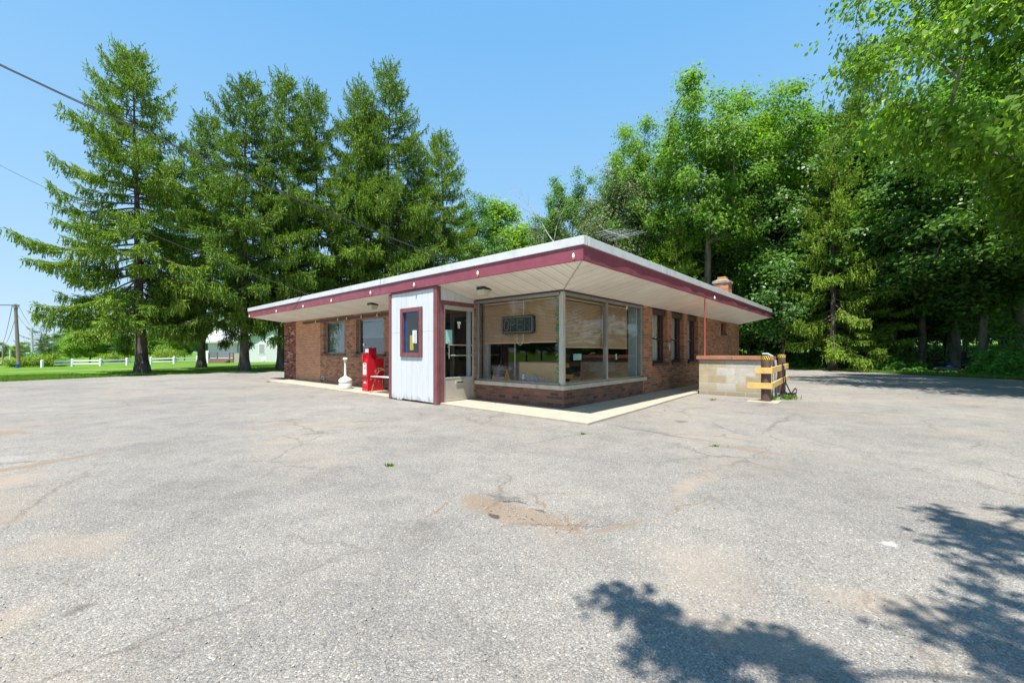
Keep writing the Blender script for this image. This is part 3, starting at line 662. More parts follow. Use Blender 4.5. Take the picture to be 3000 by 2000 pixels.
for x0, x1 in ((4.35,5.45), (5.78,6.85), (7.2,8.28)): sash(x0, x1, .845, ZI-.01)
sash(11.15, 11.9, 1.905, 2.345, True)
# entry booth: white boards, maroon trim
YB = 2.56; YL = 4.42; XB = -1.11
mb = MB(); w_ = .2065
ys = [2.66]
while ys[-1] < 4.32: ys.append(min(4.332, ys[-1]+w_))
for a, b in zip(ys[:-1], ys[1:]):
    for (p, q, z0, z1) in ((a, b, .03, 2.575),):
        if b <= 3.10 or a >= 3.90: mb.box(XB, XB+.02, p+.003, q-.003, z0+random.uniform(-.015,.015), 1.615-.002); mb.box(XB, XB+.02, p+.003, q-.003, 1.615+.003, z1)
        else:
            mb.box(XB, XB+.02, p+.003, q-.003, z0+random.uniform(-.015,.015), 1.06); mb.box(XB, XB+.02, p+.003, q-.003, 2.17, z1)
            if a < 3.10: mb.box(XB, XB+.02, p+.003, 3.10, 1.06, 1.612); mb.box(XB, XB+.02, p+.003, 3.10, 1.618, 2.17)
            if b > 3.90: mb.box(XB, XB+.02, 3.90, q-.003, 1.06, 1.612); mb.box(XB, XB+.02, 3.90, q-.003, 1.618, 2.17)
mb.box(XB+.02, XB+.04, 2.62, 3.16, .04, 2.58, 0); mb.box(XB+.02, XB+.04, 3.86, 4.40, .04, 2.58, 0); mb.box(XB+.02, XB+.04, 3.16, 3.86, .04, 1.1, 0); mb.box(XB+.02, XB+.04, 3.16, 3.86, 2.14, 2.58, 0)
mb.box(XB+.03, -.01, YL-.04, YL-.015, .02, 2.40)                      # far side wall of the booth
mb.build('booth_boards', M['boards'], D, bevel=.0025, seg=1)
mb = MB()                                                             # boards above the door follow the sloping soffit
def zs_(x): return ZI+(ZB+.012-ZI)*min(1, -x/1.15) if x < 0 else ZI
xs_ = [-1.0, -.80, -.60, -.40, -.20, .0, .10]
for a, b in zip(xs_[:-1], xs_[1:]):
    mb.hexa([(a+.003,YB,2.305),(b-.003,YB,2.305),(b-.003,YB+.02,2.305),(a+.003,YB+.02,2.305)], [(a+.003,YB,zs_(a)-.004),(b-.003,YB,zs_(b)-.004),(b-.003,YB+.02,zs_(b)-.004),(a+.003,YB+.02,zs_(a)-.004)])
mb.build('transom_boards', M['boards'], D)
mb = MB()
mb.box(XB-.02, XB+.06, YB-.02, YB+.105, .0, 2.60); mb.box(XB+.062, XB+.10, YB-.014, YB+.08, .0, 2.59)   # front corner posts
mb.box(XB-.02, XB+.04, YL-.085, YL+.01, .0, 2.575)
mb.box(XB-.018, XB+.02, YB+.105, YL-.085, 2.555, 2.60)
mb.box(XB+.105, -.915, YB-.012, YB+.09, .02, 2.30)                   # door jambs and head
mb.box(.03, .115, YB-.012, YB+.07, .02, 2.30); mb.box(-.915, .03, YB-.012, YB+.09, 2.215, 2.30)
mb.build('corner_trim', M['trim'], D, bevel=.005, seg=1)
mb = MB(); y0, y1, z0, z1 = 3.075, 3.92, 1.04, 2.185; t = .10
mb.box(XB-.035, XB+.03, y0, y0+t, z0, z1); mb.box(XB-.035, XB+.03, y1-t, y1, z0, z1)
mb.box(XB-.037, XB+.03, y0+t, y1-t, z1-t, z1); mb.box(XB-.037, XB+.03, y0+t, y1-t, z0, z0+t)
bw = mb.build('booth_window', M['trim'], D, bevel=.006, seg=2)
MB().quad([(XB+.02,y0+t,z0+t), (XB+.02,y1-t,z0+t), (XB+.02,y1-t,z1-t), (XB+.02,y0+t,z1-t)]).build('pane', M['glass_door'], bw)
mb = MB(); mb.box(XB+.035, XB+.05, y1-t-.075, y1-t-.01, z0+t, z1-t); mb.box(XB+.035, XB+.05, y0+t, y1-t, z1-t-.05, z1-t); mb.build('window_lining', M['bin_blue'], bw)
mb = MB(); mb.quad([(XB+.012,3.31,1.36), (XB+.012,3.47,1.37), (XB+.012,3.475,1.66), (XB+.012,3.315,1.655)]); nt_ = mb.build('notice', M['paper'], bw)
mb = MB(); [mb.box(XB+.009, XB+.011, 3.33, 3.33+random.uniform(.07,.12), 1.39+.028*i, 1.399+.028*i) for i in range(9)]; mb.build('notice_print', M['grey_ink'], bw)
mb = MB(); mb.box(XB+.04, XB+.05, 3.48, 3.62, 1.20, 1.55); mb.build('yellow_poster', M['tape_y'], bw)
mb = MB()                                                             # door, aluminium with a kick panel
x0, x1, z0, z1 = -.91, .025, .05, 2.21; yd = YB+.012
mb.box(x0, x0+.045, yd, yd+.045, z0, z1); mb.box(x1-.045, x1, yd, yd+.045, z0, z1); mb.box(x0+.045, x1-.045, yd, yd+.045, z1-.10, z1); mb.box(x0+.045, x1-.045, yd, yd+.045, .555, .585)
dr = mb.build('door', M['alu_pale'], D, bevel=.004, seg=1)
mb = MB(); mb.box(x0+.045, x1-.045, yd+.008, yd+.04, .11, .555); mb.box(x0+.045, x1-.045, yd+.002, yd+.045, z0, .105); mb.build('kick_panel', M['door_panel'], dr, bevel=.003, seg=1)
MB().quad([(x0+.045,yd+.02,.585), (x1-.045,yd+.02,.585), (x1-.045,yd+.02,2.11), (x0+.045,yd+.02,2.11)]).build('door_glass', M['glass_door'], dr)
for z in (1.315, 1.078):
    mb = MB(); mb.tube([(-.76,yd+.01,z), (-.75,yd-.03,z), (-.01,yd-.03,z), (.0,yd+.01,z)], .012, 8); mb.build('push_bar', M['alu_pale'], dr, smooth=True)
mb = MB(); mb.tube([(-.80,yd+.01,1.27), (-.80,yd-.055,1.27)], .008, 6); mb.tube([(-.80,yd+.01,1.12), (-.80,yd-.055,1.12)], .008, 6); mb.tube([(-.80,yd-.055,1.005), (-.80,yd-.055,1.385)], .013, 8); mb.build('pull_handle', M['alu'], dr, smooth=True)
mb = MB(); mb.box(-.555, -.315, yd-.012, yd+.01, .425, .512, 0); mb.box(-.525, -.345, yd-.018, yd-.01, .485, .494, 0); mb.box(-.525, -.345, yd-.0135, yd-.0125, .445, .478, 1); mb.build('mail_slot', [M['alu_pale'], M['ink']], dr, bevel=.002, seg=1)
for z in (2.11, 1.45, .72):
    mb = MB(); mb.box(.01, .07, yd-.022, yd+.01, z-.055, z+.055); mb.tube([(.04,yd-.024,z-.06), (.04,yd-.024,z+.06)], .010, 8); mb.build('hinge', M['alu'], dr)
mb = MB(); mb.quad([(-.86,yd+.012,1.34), (-.65,yd+.012,1.345), (-.655,yd+.012,1.655), (-.86,yd+.012,1.65)]); mb.build('teal_notice', M['teal_paper'], dr)
mb = MB(); mb.box(-.50, -.39, yd+.015, yd+.017, 1.80, 1.855, 0); mb.box(-.48, -.42, yd+.015, yd+.017, 1.70, 1.79, 0); mb.box(-.475, -.45, yd+.013, yd+.015, 1.71, 1.745, 1); mb.build('door_sticker', [M['paper'], M['wire_red']], dr)
# inner door and pale walls inside the booth
mb = MB(); mb.box(.24, .30, 2.62, 2.72, .05, 2.15); mb.box(.24, .30, 3.62, 3.72, .05, 2.15); mb.box(.24, .30, 2.72, 3.62, 2.05, 2.15); mb.build('inner_door_frame', M['alu'], D)
mb = MB(); mb.box(-.12, -.005, YB+.10, YB+.14, .04, 2.3); mb.box(.02, .10, 2.50, 2.555, .49, 2.30, 1); mb.build('inner_jamb', [M['inner_white'], M['tan_wood']], D)
# bulbs left on the eaves, soffit lamps, wall vent, conduit, chimney
def bulb(x, y, z, s=1):
    mb = MB(); mb.lathe([(.012*s,.0), (.014*s,.02), (.022*s,-.03+.055), (.024*s,.05), (.014*s,.085), (.004,.10)], (x, y, z-.05), 10); mb.build('light_clip', M['bulb'], D, smooth=True)
for y, z in ((14.613,2.60), (11.675,2.62), (9.341,2.63), (7.353,2.655), (5.164,2.68), (3.271,2.685), (1.185,2.69), (-1.008,2.69)): bulb(RX-.04, y, z, 1)
bulb(5.81, RY-.04, 2.69); bulb(2.685, -.045, 2.24, .8)
for y in (11.07, 9.305, 8.683, 7.725, 6.778): bulb(-.06, y, 2.275, .75)
for x, y in ((-.60, 1.62), (-.62, 6.05)):
    zc = ZI+(ZB-ZI)*(-x/1.15)
    mb = MB(); mb.box(x-.115, x+.115, y-.115, y+.115, zc-.035, zc+.02); fx = mb.build('soffit_lamp', M['black'], D, bevel=.004, seg=1)
    mb = MB(); mb.hexa([(x-.075,y-.075,zc-.155),(x+.075,y-.075,zc-.155),(x+.075,y+.075,zc-.155),(x-.075,y+.075,zc-.155)], [(x-.115,y-.115,zc-.036),(x+.115,y-.115,zc-.036),(x+.115,y+.115,zc-.036),(x-.115,y+.115,zc-.036)]); mb.build('lens', M['lens'], fx, bevel=.008)
mb = MB(); mb.tube([(.0,10.57,.20), (-.07,10.57,.20)], .035, 10); mb.tube([(-.07,10.57,.20), (-.10,10.50,.17)], .02, 8); mb.box(-.02, 0, 10.45, 10.69, .14, .26); mb.build('wall_spigot', M['galv'], D)
mb = MB(); mb.tube([(5.52,-.03,1.20), (5.52,-.03,1.42)], .022, 8); mb.box(5.48, 5.57, -.05, 0, 1.28, 1.38); mb.build('outlet_box', M['galv'], D)
mb = MB(); cx, cy, s = 13.06, .43, .30
mb.box(cx-s, cx+s, cy-s, cy+s, 2.9, 4.14); ch = mb.build('chimney', M['brick_chim'], D)
mb = MB(); mb.box(cx-s-.045, cx+s+.045, cy-s-.045, cy+s+.045, 4.142, 4.26); mb.hexa([(cx-s-.03,cy-s-.03,4.26),(cx+s+.03,cy-s-.03,4.26),(cx+s+.03,cy+s+.03,4.26),(cx-s-.03,cy+s+.03,4.26)], [(cx-.2,cy-.2,4.32),(cx+.2,cy-.2,4.32),(cx+.2,cy+.2,4.32),(cx-.2,cy+.2,4.32)]); mb.build('chimney_cap', M['cap_conc'], ch, bevel=.015)
mb = MB(); mb.box(cx-.17, cx+.17, cy-.17, cy+.17, 4.28, 4.44); mb.build('flue', M['flue'], ch, bevel=.01)

# ------------------------------------------------------------------ things around the diner
def lthing(name, label, cat, x, y, z=0, rz=0, group=None): return thing(name, label, cat, L(x, y, z), TH+rz, group)
def octa(mb, pts, r, m=0, jit=.35):
    for p in pts:
        q = r*random.uniform(1-jit, 1+jit); b = len(mb.v); x, y, z = p
        mb.v += [(x+q,y,z),(x-q,y,z),(x,y+q,z),(x,y-q,z),(x,y,z+q*.9),(x,y,z-q*.9)]
        for f in ((0,2,4),(2,1,4),(1,3,4),(3,0,4),(2,0,5),(1,2,5),(3,1,5),(0,3,5)): mb.f.append(tuple(b+i for i in f)); mb.m.append(m)
def spiral(cx, cz, r0, r1, a0, a1, y, n=22): return [(cx+(r0+(r1-r0)*i/n)*math.cos(a0+(a1-a0)*i/n), y, cz+(r0+(r1-r0)*i/n)*math.sin(a0+(a1-a0)*i/n)) for i in range(n+1)]

# newspaper box
t = lthing('newspaper_box', 'red metal newspaper vending box against the brick front wall', 'newspaper box', -.47, 6.29, .04)
mb = MB()
mb.box(-.25, .25, -.155, .155, 0, .93); mb.box(-.256, -.25, -.155, -.14, 0, .93); mb.box(-.256, -.25, .14, .155, 0, .93); mb.box(-.262, -.2, -.155, .155, .0, .06); mb.box(-.256, -.25, -.14, .14, .90, .93)
mb.build('cabinet', M['red'], t, bevel=.006)
mb = MB(); mb.box(-.262, -.251, -.125, .125, .40, .86); d_ = mb.build('door', M['red'], t, bevel=.004)
mb = MB(); mb.box(-.266, -.262, -.085, .095, .465, .80); dw = mb.build('display_window', M['paper'], d_)
mb = MB(); mb.box(-.268, -.266, -.01, .06, .75, .79); mb.box(-.268, -.266, -.07, -.03, .76, .785)
for i in range(5): mb.box(-.268, -.266, -.07+.028*i, -.055+.028*i, .62, .70+random.uniform(-.03,.03))
mb.build('front_page_print', M['oak'], dw)
MB().box(-.266, -.25, -.13, .13, .385, .40).build('door_gap', M['black'], t); MB().box(-.258, -.25, -.12, .12, .11, .12).build('door_gap', M['black'], t); mb = MB()
pts = [(-.258, -.12+.24*i/12, .345-.035*math.sin(math.pi*i/12)) for i in range(13)]; mb.tube(pts, .005, 5)
mb.build('door_groove', M['black'], t)
mb = MB()
for row, (z, n, x0) in enumerate(((.262, 5, .045), (.232, 8, .07))):
    for i in range(n):
        y = x0-i*.0205; mb.box(-.2585, -.2555, y-.008, y+.006, z-.010, z+.010); 
        if i % 2: mb.box(-.2583, -.2556, y-.012, y-.008, z-.004, z+.003)
mb.build('lettering', M['paper'], t)
mb = MB(); mb.box(-.19, .05, -.09, .12, .93, 1.235); cb = mb.build('coin_box', M['red_dull'], t, bevel=.006)
mb = MB(); mb.box(-.193, -.19, -.07, .10, 1.10, 1.215); lb = mb.build('price_label', M['paper'], cb)
mb = MB(); [mb.box(-.195, -.193, -.055, .085, 1.185-.03*i, 1.197-.03*i) for i in range(3)]; mb.build('label_print', M['grey_ink'], lb)
mb = MB(); mb.box(-.193, -.19, -.06, .08, 1.05, 1.075); mb.build('coin_slot', M['black'], cb)
mb = MB(); mb.box(-.285, -.19, .05, .12, .86, 1.05); mb.box(-.29, -.285, .055, .115, .87, 1.03); mb.build('pull_handle', M['red'], t, bevel=.01)
mb = MB(); mb.box(-.06, .09, -.15, -.09, .955, .985); mb.lathe([(.022,0), (.026,.02), (.022,.05)], (.07, -.14, .94), 10); mb.build('return_lever', M['red_dull'], t)

# cigarette receptacle
t = lthing('cigarette_receptacle', 'white plastic cigarette receptacle with a long neck beside the red newspaper box', 'ashtray', -.74, 7.42, .04)
mb = MB(); mb.lathe([(.178,0), (.188,.012), (.192,.03), (.192,.165), (.188,.172), (.188,.178), (.193,.184), (.193,.262), (.185,.285), (.12,.335), (.062,.362), (.052,.37), (.048,.385)], (0,0,0), 36); base_ = mb.build('base', M['white_plastic'], t, smooth=True)
mb = MB(); mb.box(-.20, -.17, .03, .12, .205, .222); mb.box(-.20, -.17, .03, .125, .145, .163); mb.build('vent_slots', M['black'], base_)
mb = MB(); mb.lathe([(.042,.38), (.034,.42), (.033,.78), (.036,.80), (.050,.845), (.054,.855)], (0,0,0), 20); mb.build('neck', M['white_plastic'], t, smooth=True)
mb = MB(); mb.lathe([(.058,.868), (.074,.885), (.070,.915), (.045,.937), (.012,.947)], (0,0,0), 24); mb.lathe([(.03,.85), (.03,.87)], (0,0,0), 12); mb.build('cap', M['white_plastic'], t, smooth=True)

# bench
t = lthing('park_bench', 'bench with scrolled iron arms and pale slats beside the white entry booth', 'bench', -.5, 5.2, .04)
def bench_end(y):
    mb = MB()
    mb.tube([(-.33,y,0), (-.30,y,.03), (-.285,y,.10), (-.25,y,.22), (-.20,y,.32), (-.19,y,.40)], [.024,.018,.017,.020,.024,.022], 8)
    mb.tube([(-.37,y,.0), (-.30,y,.012)], .018, 6)
    mb.tube([(.27,y,0), (.235,y,.05), (.20,y,.18), (.17,y,.30), (.18,y,.40)], [.020,.015,.013,.015,.018], 8)
    mb.tube(spiral(-.345, .375, .012, .045, -2.2, 1.6, y)+[(-.30,y,.425), (-.18,y,.432), (0,y,.40), (.2,y,.405)], .013, 7)
    mb.tube(spiral(-.06, .27, .015, .065, 0, 5.4, y)+[(-.1,y,.18), (-.19,y,.13), (-.26,y,.10)], .009, 6)
    mb.tube(spiral(.10, .28, .015, .06, 3.1, -2.3, y)+[(.14,y,.19), (.20,y,.15)], .009, 6)
    mb.tube([(.02,y,.40), (.02,y,.24), (.03,y,.15), (.03,y,.02)], .011, 6)
    mb.tube([(-.26,y,.10), (-.15,y,.17), (.02,y,.20), (.14,y,.17), (.235,y,.06)], .009, 6)
    # arm scroll
    mb.tube(spiral(-.165, .575, .018, .085, .6, 7.6, y, 34)+[(-.02,y,.655), (.12,y,.62), (.24,y,.56), (.29,y,.47), (.26,y,.41)], .011, 7)
    mb.tube([(-.105,y,.545), (-.04,y,.60), (.05,y,.615), (.10,y,.60)]+list(reversed(spiral(.10, .57, .012, .035, 3.4, -2.2+3.6, y)))[:16], .009, 6)
    mb.tube([(-.15,y,.49), (-.155,y,.455), (-.19,y,.44)]+spiral(-.205, .452, .02, .008, 0, 4, y, 10), .010, 6)
    mb.tube([(.18,y,.40), (.24,y,.62), (.30,y,.86)], .014, 6)
    mb.build('end_frame', M['iron'], t, smooth=True)
bench_end(.585); bench_end(-.64)
for i in range(5):
    mb = MB(); x = -.30+.105*i; mb.box(x-.042, x+.042, -.68, .60, .430-.006*i, .452-.006*i); mb.build('slat', M['bench_wood'], t, bevel=.004)
for i in range(4):
    mb = MB(); z = .53+.095*i; x = .235+.10*(z-.45)/.4; mb.hexa([(x-.014,-.68,z-.035),(x+.01,-.68,z-.035),(x+.01,.54,z-.035),(x-.014,.54,z-.035)], [(x,-.68,z+.035),(x+.022,-.68,z+.035),(x+.022,.54,z+.035),(x,.54,z+.035)]); mb.build('slat', M['bench_wood'], t, bevel=.004)

# block enclosure, bollards, planks
t = lthing('block_enclosure', 'waist-high enclosure of weathered concrete block under a brown cap', 'block wall', 0, 0, 0)
EX0, EX1, EY0, EY1 = 5.12, 7.0, -2.71, -.99
mb = MB(); mb.box(EX0, EX0+.19, EY0, EY1, -.02, .945); mb.box(EX0+.192, 6.6, -2.21, -2.02, -.02, .945); mb.box(6.41, 6.6, -2.018, EY1, -.02, .945)
mb.build('block_wall', M['block'], t, bevel=.006, seg=1)
mb = MB(); mb.box(EX0-.05, EX0+.24, EY0-.05, -1.82, .950, 1.05); mb.box(EX0-.05, EX0+.24, -1.815, EY1+.06, .952, 1.048); mb.box(EX0+.243, 6.65, -2.26, EY1+.06, .954, 1.044)
mb.build('cap_board', M['cap_wood'], t, bevel=.008)
t = lthing('guard_rail', 'two rusty steel bollards joined by pale yellow planks beside the block enclosure', 'guard rail', 4.32, -2.72, 0)
def bollard(x, y, h):
    mb = MB(); mb.lathe([(.101,-.02), (.101,h-.004), (.097,h)], (x,y,0), 28); b = mb.build('bollard', M['rust'], t, smooth=True)
    mb = MB(); n = 28
    for j in range(n):
        for k in range(4):
            def pt(jj, kk):
                w = 2*math.pi*jj/n-kk*.10; return (x+.1035*math.cos(w), y+.1035*math.sin(w), h-.085+.02*kk)
            mb.quad([pt(j,k), pt(j+1,k), pt(j+1,k+1), pt(j,k+1)], 1 if j % 2 else 0)
    mb.build('hazard_tape', [M['tape_y'], M['black']], b)
    mb = MB(); mb.lathe([(.090,h-.001), (.05,h+.004), (.0,h+.006)], (x,y,0), 20); mb.build('concrete_fill', M['cap_conc'], b)
bollard(0, 0, 1.06); bollard(2.60, .07, 1.08)
def plank(a, b, z0a, z0b, hh, th, nrm):
    mb = MB(); a, b = Vector(a), Vector(b); n = Vector(nrm)*th
    mb.hexa([(a.x,a.y,z0a),(b.x,b.y,z0b),(b.x+n.x,b.y+n.y,z0b),(a.x+n.x,a.y+n.y,z0a)], [(a.x,a.y,z0a+hh),(b.x,b.y,z0b+hh),(b.x+n.x,b.y+n.y,z0b+hh),(a.x+n.x,a.y+n.y,z0a+hh)])
    mb.build('plank', M['yellow_wood'], t, bevel=.004)
plank((-.145,.20,0), (-.145,-.145,0), .655, .660, .14, .040, (1,0,0))
plank((-.145,.36,0), (-.145,-.145,0), .305, .310, .135, .040, (1,0,0))
plank((-.10,-.146,0), (2.76,-.076,0), .665, .69, .14, .040, (0,1,0))
plank((-.10,-.146,0), (2.76,-.076,0), .31, .365, .135, .040, (0,1,0))
tag(MB().box(3.95, 4.62, -3.02, -2.35, -.03, .018).build('footing_pad', M['concrete'], bevel=.02), 'rough concrete pad at the foot of the nearer bollard', 'pad')
bpy.data.objects['footing_pad'].location = (BX, BY, 0); bpy.data.objects['footing_pad'].rotation_euler = (0, 0, TH)
mb = MB(); mb.tube([(5.6,-2.72,.03), (5.6,-2.72,.78), (5.6,-2.70,.93), (5.6,-2.64,1.04), (5.6,-2.54,1.10), (5.6,-2.42,1.10)], .032, 10); o = mb.build('conduit_pipe', M['pipe_pvc'], smooth=True)
o.location = (BX, BY, 0); o.rotation_euler = (0,0,TH); tag(o, 'grey bent conduit pipe rising behind the yellow planks', 'pipe')
mb = MB()
def loop(cx, cy, r, z, a0=0, a1=6.3, ry=None, lift=0): return [(cx+r*math.cos(a0+(a1-a0)*i/26), cy+(ry or r)*math.sin(a0+(a1-a0)*i/26), z+lift*math.sin(math.pi*i/26)) for i in range(27)]
mb.tube(loop(5.9,-2.96,.55,.03,0,6.0,.14)+loop(5.8,-2.94,.6,.055,0,5.5,.11)+[(6.5,-2.95,.06), (6.85,-2.98,.16), (7.05,-2.99,.10), (7.0,-2.99,.03), (6.7,-2.97,.03)], .016, 8)
mb.tube([(5.75,-2.84,.9), (5.72,-2.86,.5), (5.7,-2.9,.15), (5.9,-2.98,.03)], .016, 8); mb.tube([(5.9,-2.84,.8), (6.0,-2.88,.35), (6.3,-2.95,.06)], .015, 8)
o = mb.build('coiled_hose', M['cable'], smooth=True); o.location = (BX, BY, 0); o.rotation_euler = (0,0,TH); tag(o, 'black hose coiled on the ground between the two bollards', 'hose')
mb = MB(); mb.tube([(5.20,-1.13,2.64), (5.20,-1.12,2.56), (5.235,-1.11,2.46), (5.235,-1.11,1.04)], .017, 8); o = mb.build('red_pipe', M['wire_red'], smooth=True); o.location = (BX, BY, 0); o.rotation_euler = (0,0,TH); tag(o, 'thin red pipe hanging from the right eave down to the block enclosure', 'pipe')

# roof antenna
t = lthing('tv_antenna', 'old rusty television antenna on a mast above the diner roof', 'antenna', 4.2, 1.0, 2.98)
t.rotation_euler = (0, 0, R(90-52.7))
mb = MB(); mb.tube([(0,0,0), (0,0,1.68)], .018, 8); mb.build('mast', M['rust'], t)
mb = MB(); mb.tube([(-.55,0,1.60), (.55,0,1.58)], .014, 6); bo = mb.build('boom', M['galv'], t)
mb = MB()
for i in range(9):
    x = -.52+1.04*i/8; l = .30+.045*i; mb.tube([(x,-l,1.605-.002*i+random.uniform(-.02,.02)), (x,l,1.605-.002*i+random.uniform(-.02,.02))], .0045, 5)
    if i % 3 == 0: mb.tube([(x+.05,-.22,1.62), (x+.05,.22,1.62)], .006, 5)
mb.build('rods', M['galv'], t)
mb = MB(); mb.box(-.05, .05, -.04, .04, -.02, .14); mb.build('mount', M['galv'], t)

# overhead lines
def sagline(a, b, sag, ext, n=30):
    a, b = Vector(a), Vector(b); out = []
    for i in range(n+1):
        u = ext*i/n; p = a.lerp(b, u); p.z -= sag*4*u*(1-u); out.append(p)
    return out
pts = sagline((-1.46,11.0,3.52), (-8.69,7.0,6.02), .13, 2.1)
mb = MB(); mb.tube(pts, .0125, 6); mb.tube([p+Vector((.012*math.sin(i*2.2),0,.022)) for i, p in enumerate(pts)], .007, 5)
tag(mb.build('service_cable', M['cable']), 'thick twisted service cable sloping across the spruces to the roof edge', 'cable')
pts = sagline(L(-1.1,8.94,2.95), (-31.0,25,12.42), .25, 1.3)
tag(MB().tube(pts, .010, 6).build('phone_cable', M['cable']), 'thin telephone cable reaching the far end of the roof', 'cable')

# behind the corner glass
t = lthing('neon_sign', 'unlit neon OPEN sign hanging in the corner window', 'neon sign', 0, 0, 0)
sy0, sy1, sz0, sz1, sx = .83, 1.765, 1.56, 1.955, .12
def rrect(y0, y1, z0, z1, r, x):
    pts = []
    for cy, cz, a in ((y1-r, z1-r, 0), (y0+r, z1-r, 90), (y0+r, z0+r, 180), (y1-r, z0+r, 270)):
        for k in range(7): w = R(a+15*k); pts.append((x, cy+r*math.cos(w), cz+r*math.sin(w)))
    return pts
p = rrect(sy0, sy1, sz0, sz1, .06, 0); n = len(p)
mb = MB(); mb.v += [(sx-.012, q[1], q[2]) for q in p]+[(sx+.045, q[1], q[2]) for q in p]; mb.f += [tuple(range(n)), tuple(range(2*n-1, n-1, -1))]+[(i, (i+1) % n, n+(i+1) % n, n+i) for i in range(n)]; mb.m += [0]*(n+2)
bd = mb.build('sign_board', M['neon_board'], t)
p = rrect(sy0+.035, sy1-.035, sz0+.035, sz1-.035, .04, sx-.026); mb = MB(); mb.tube(p+[p[0]], .0055, 6); mb.build('border_tube', M['alu_pale'], t)
Y = lambda u: sy1-.085-u*(sy1-sy0-.17)      # u runs left to right as read from outside
Z = lambda v: sz0+.085+v*(sz1-sz0-.17)
def strokes(name, ls):
    mb = MB()
    for l in ls: mb.tube([(sx-.026, Y(u), Z(v)) for u, v in l], .0058, 6)
    mb.build(name, M['neon_tube'], t)
strokes('letter', [[(.105+.095*math.cos(R(a)), .5+.5*math.sin(R(a))) for a in range(0, 361, 15)]])
strokes('letter', [[(.27,0), (.27,1), (.36,1), (.41,.95), (.435,.87), (.44,.75), (.435,.63), (.41,.55), (.36,.5), (.28,.5)]])
strokes('letter', [[(.71,0), (.52,0), (.52,1), (.71,1)], [(.52,.5), (.67,.5)]])
strokes('letter', [[(.79,0), (.79,1), (.97,0), (.97,1)]])
for y in (1.12, 1.42): MB().tube([(sx,y,sz1), (sx,y,2.34)], .004, 5).build('hanging_chain', M['bulb'], t)
mb = MB(); mb.tube([(sx,1.31,sz0), (sx,1.31,1.42), (sx,1.28,1.335), (sx,1.22,1.305), (sx,1.16,1.335), (sx,1.13,1.42), (sx,1.13,sz0)], .005, 6); mb.build('power_cord', M['bulb'], t)
def blind(label, a0, a1, z0, z1, side, depth, mt='blind', pitch=.030, parent=None):
    t = lthing('window_blind', label, 'blind', 0, 0, 0)
    mb = MB(); n = int((z1-z0-.06)/pitch)
    for i in range(n):
        z = z0+.035+i*pitch; s = random.uniform(-.0015,.0015)
        if side == 'L': mb.hexa([(depth-.007,a0,z-.013+s),(depth+.007,a0,z+.012+s),(depth+.007,a1,z+.012-s),(depth-.007,a1,z-.013-s)], [(depth-.007,a0,z-.0115+s),(depth+.007,a0,z+.0135+s),(depth+.007,a1,z+.0135-s),(depth-.007,a1,z-.0115-s)])
        else: mb.hexa([(a0,depth-.007,z-.013+s),(a1,depth-.007,z-.013-s),(a1,depth+.007,z+.012-s),(a0,depth+.007,z+.012+s)], [(a0,depth-.007,z-.0115+s),(a1,depth-.007,z-.0115-s),(a1,depth+.007,z+.0135-s),(a0,depth+.007,z+.0135+s)])
    mb.build('slats', M[mt], t)
    for nm, z, h in (('bottom_rail', z0, .026), ('head_rail', z1-.035, .034)):
        mb = MB()
        if side == 'L': mb.box(depth-.016, depth+.016, a0, a1, z, z+h)
        else: mb.box(a0, a1, depth-.016, depth+.016, z, z+h)
        mb.build(nm, M[mt], t)
    for k in (.12, .5, .88):
        a = a0+(a1-a0)*k; mb = MB()
        if side == 'L': mb.box(depth-.0135, depth-.0125, a-.003, a+.003, z0, z1)
        else: mb.box(a-.003, a+.003, depth-.0135, depth-.0125, z0, z1)
        mb.build('ladder_cord', M[mt], t)
blind('half-raised tan slatted blind hanging behind the neon OPEN sign', 1.02, 2.39, 1.345, 2.29, 'L', .20)
blind('narrower tan slatted blind beside the post in the pane with the neon sign', .16, 1.01, 1.355, 2.29, 'L', .18)
blind('wide tan slatted blind in the pane right of the corner post', .16, 1.81, 1.245, 2.285, 'R', .18)
blind('tan slatted blind between the mullion and the pale blue wall', 1.825, 3.16, 1.235, 2.285, 'R', .18)
blind('white slatted blind half lowered in the street window behind the newspaper box', 6.56, 8.12, 1.60, 2.17, 'L', .19, 'blind_white')
blind('white slatted blind fully lowered in the far street window', 9.0, 10.5, 1.12, 2.17, 'L', .19, 'blind_white')
o = MB().box(.75, .80, .55, 1.78, .05, .905).build('booth_seat_back', M['tan_wood'], bevel=.004); o.location = (BX,BY,0); o.rotation_euler = (0,0,TH); tag(o, 'tan laminate booth seat back behind the window jars', 'seat back')
mb = MB(); mb.box(.745, .806, .545, 1.785, .906, .925); mb.box(.745, .806, 1.781, 1.80, .05, .905); mb.build('edge_trim', M['oak'], o)
o = lthing('pole', 'thin pale pole standing inside behind the dried flowers', 'pole', 1.1, 2.22, .05); MB().tube([(0,0,0), (0,0,2.3)], .018, 8).build('shaft', M['bulb'], o)
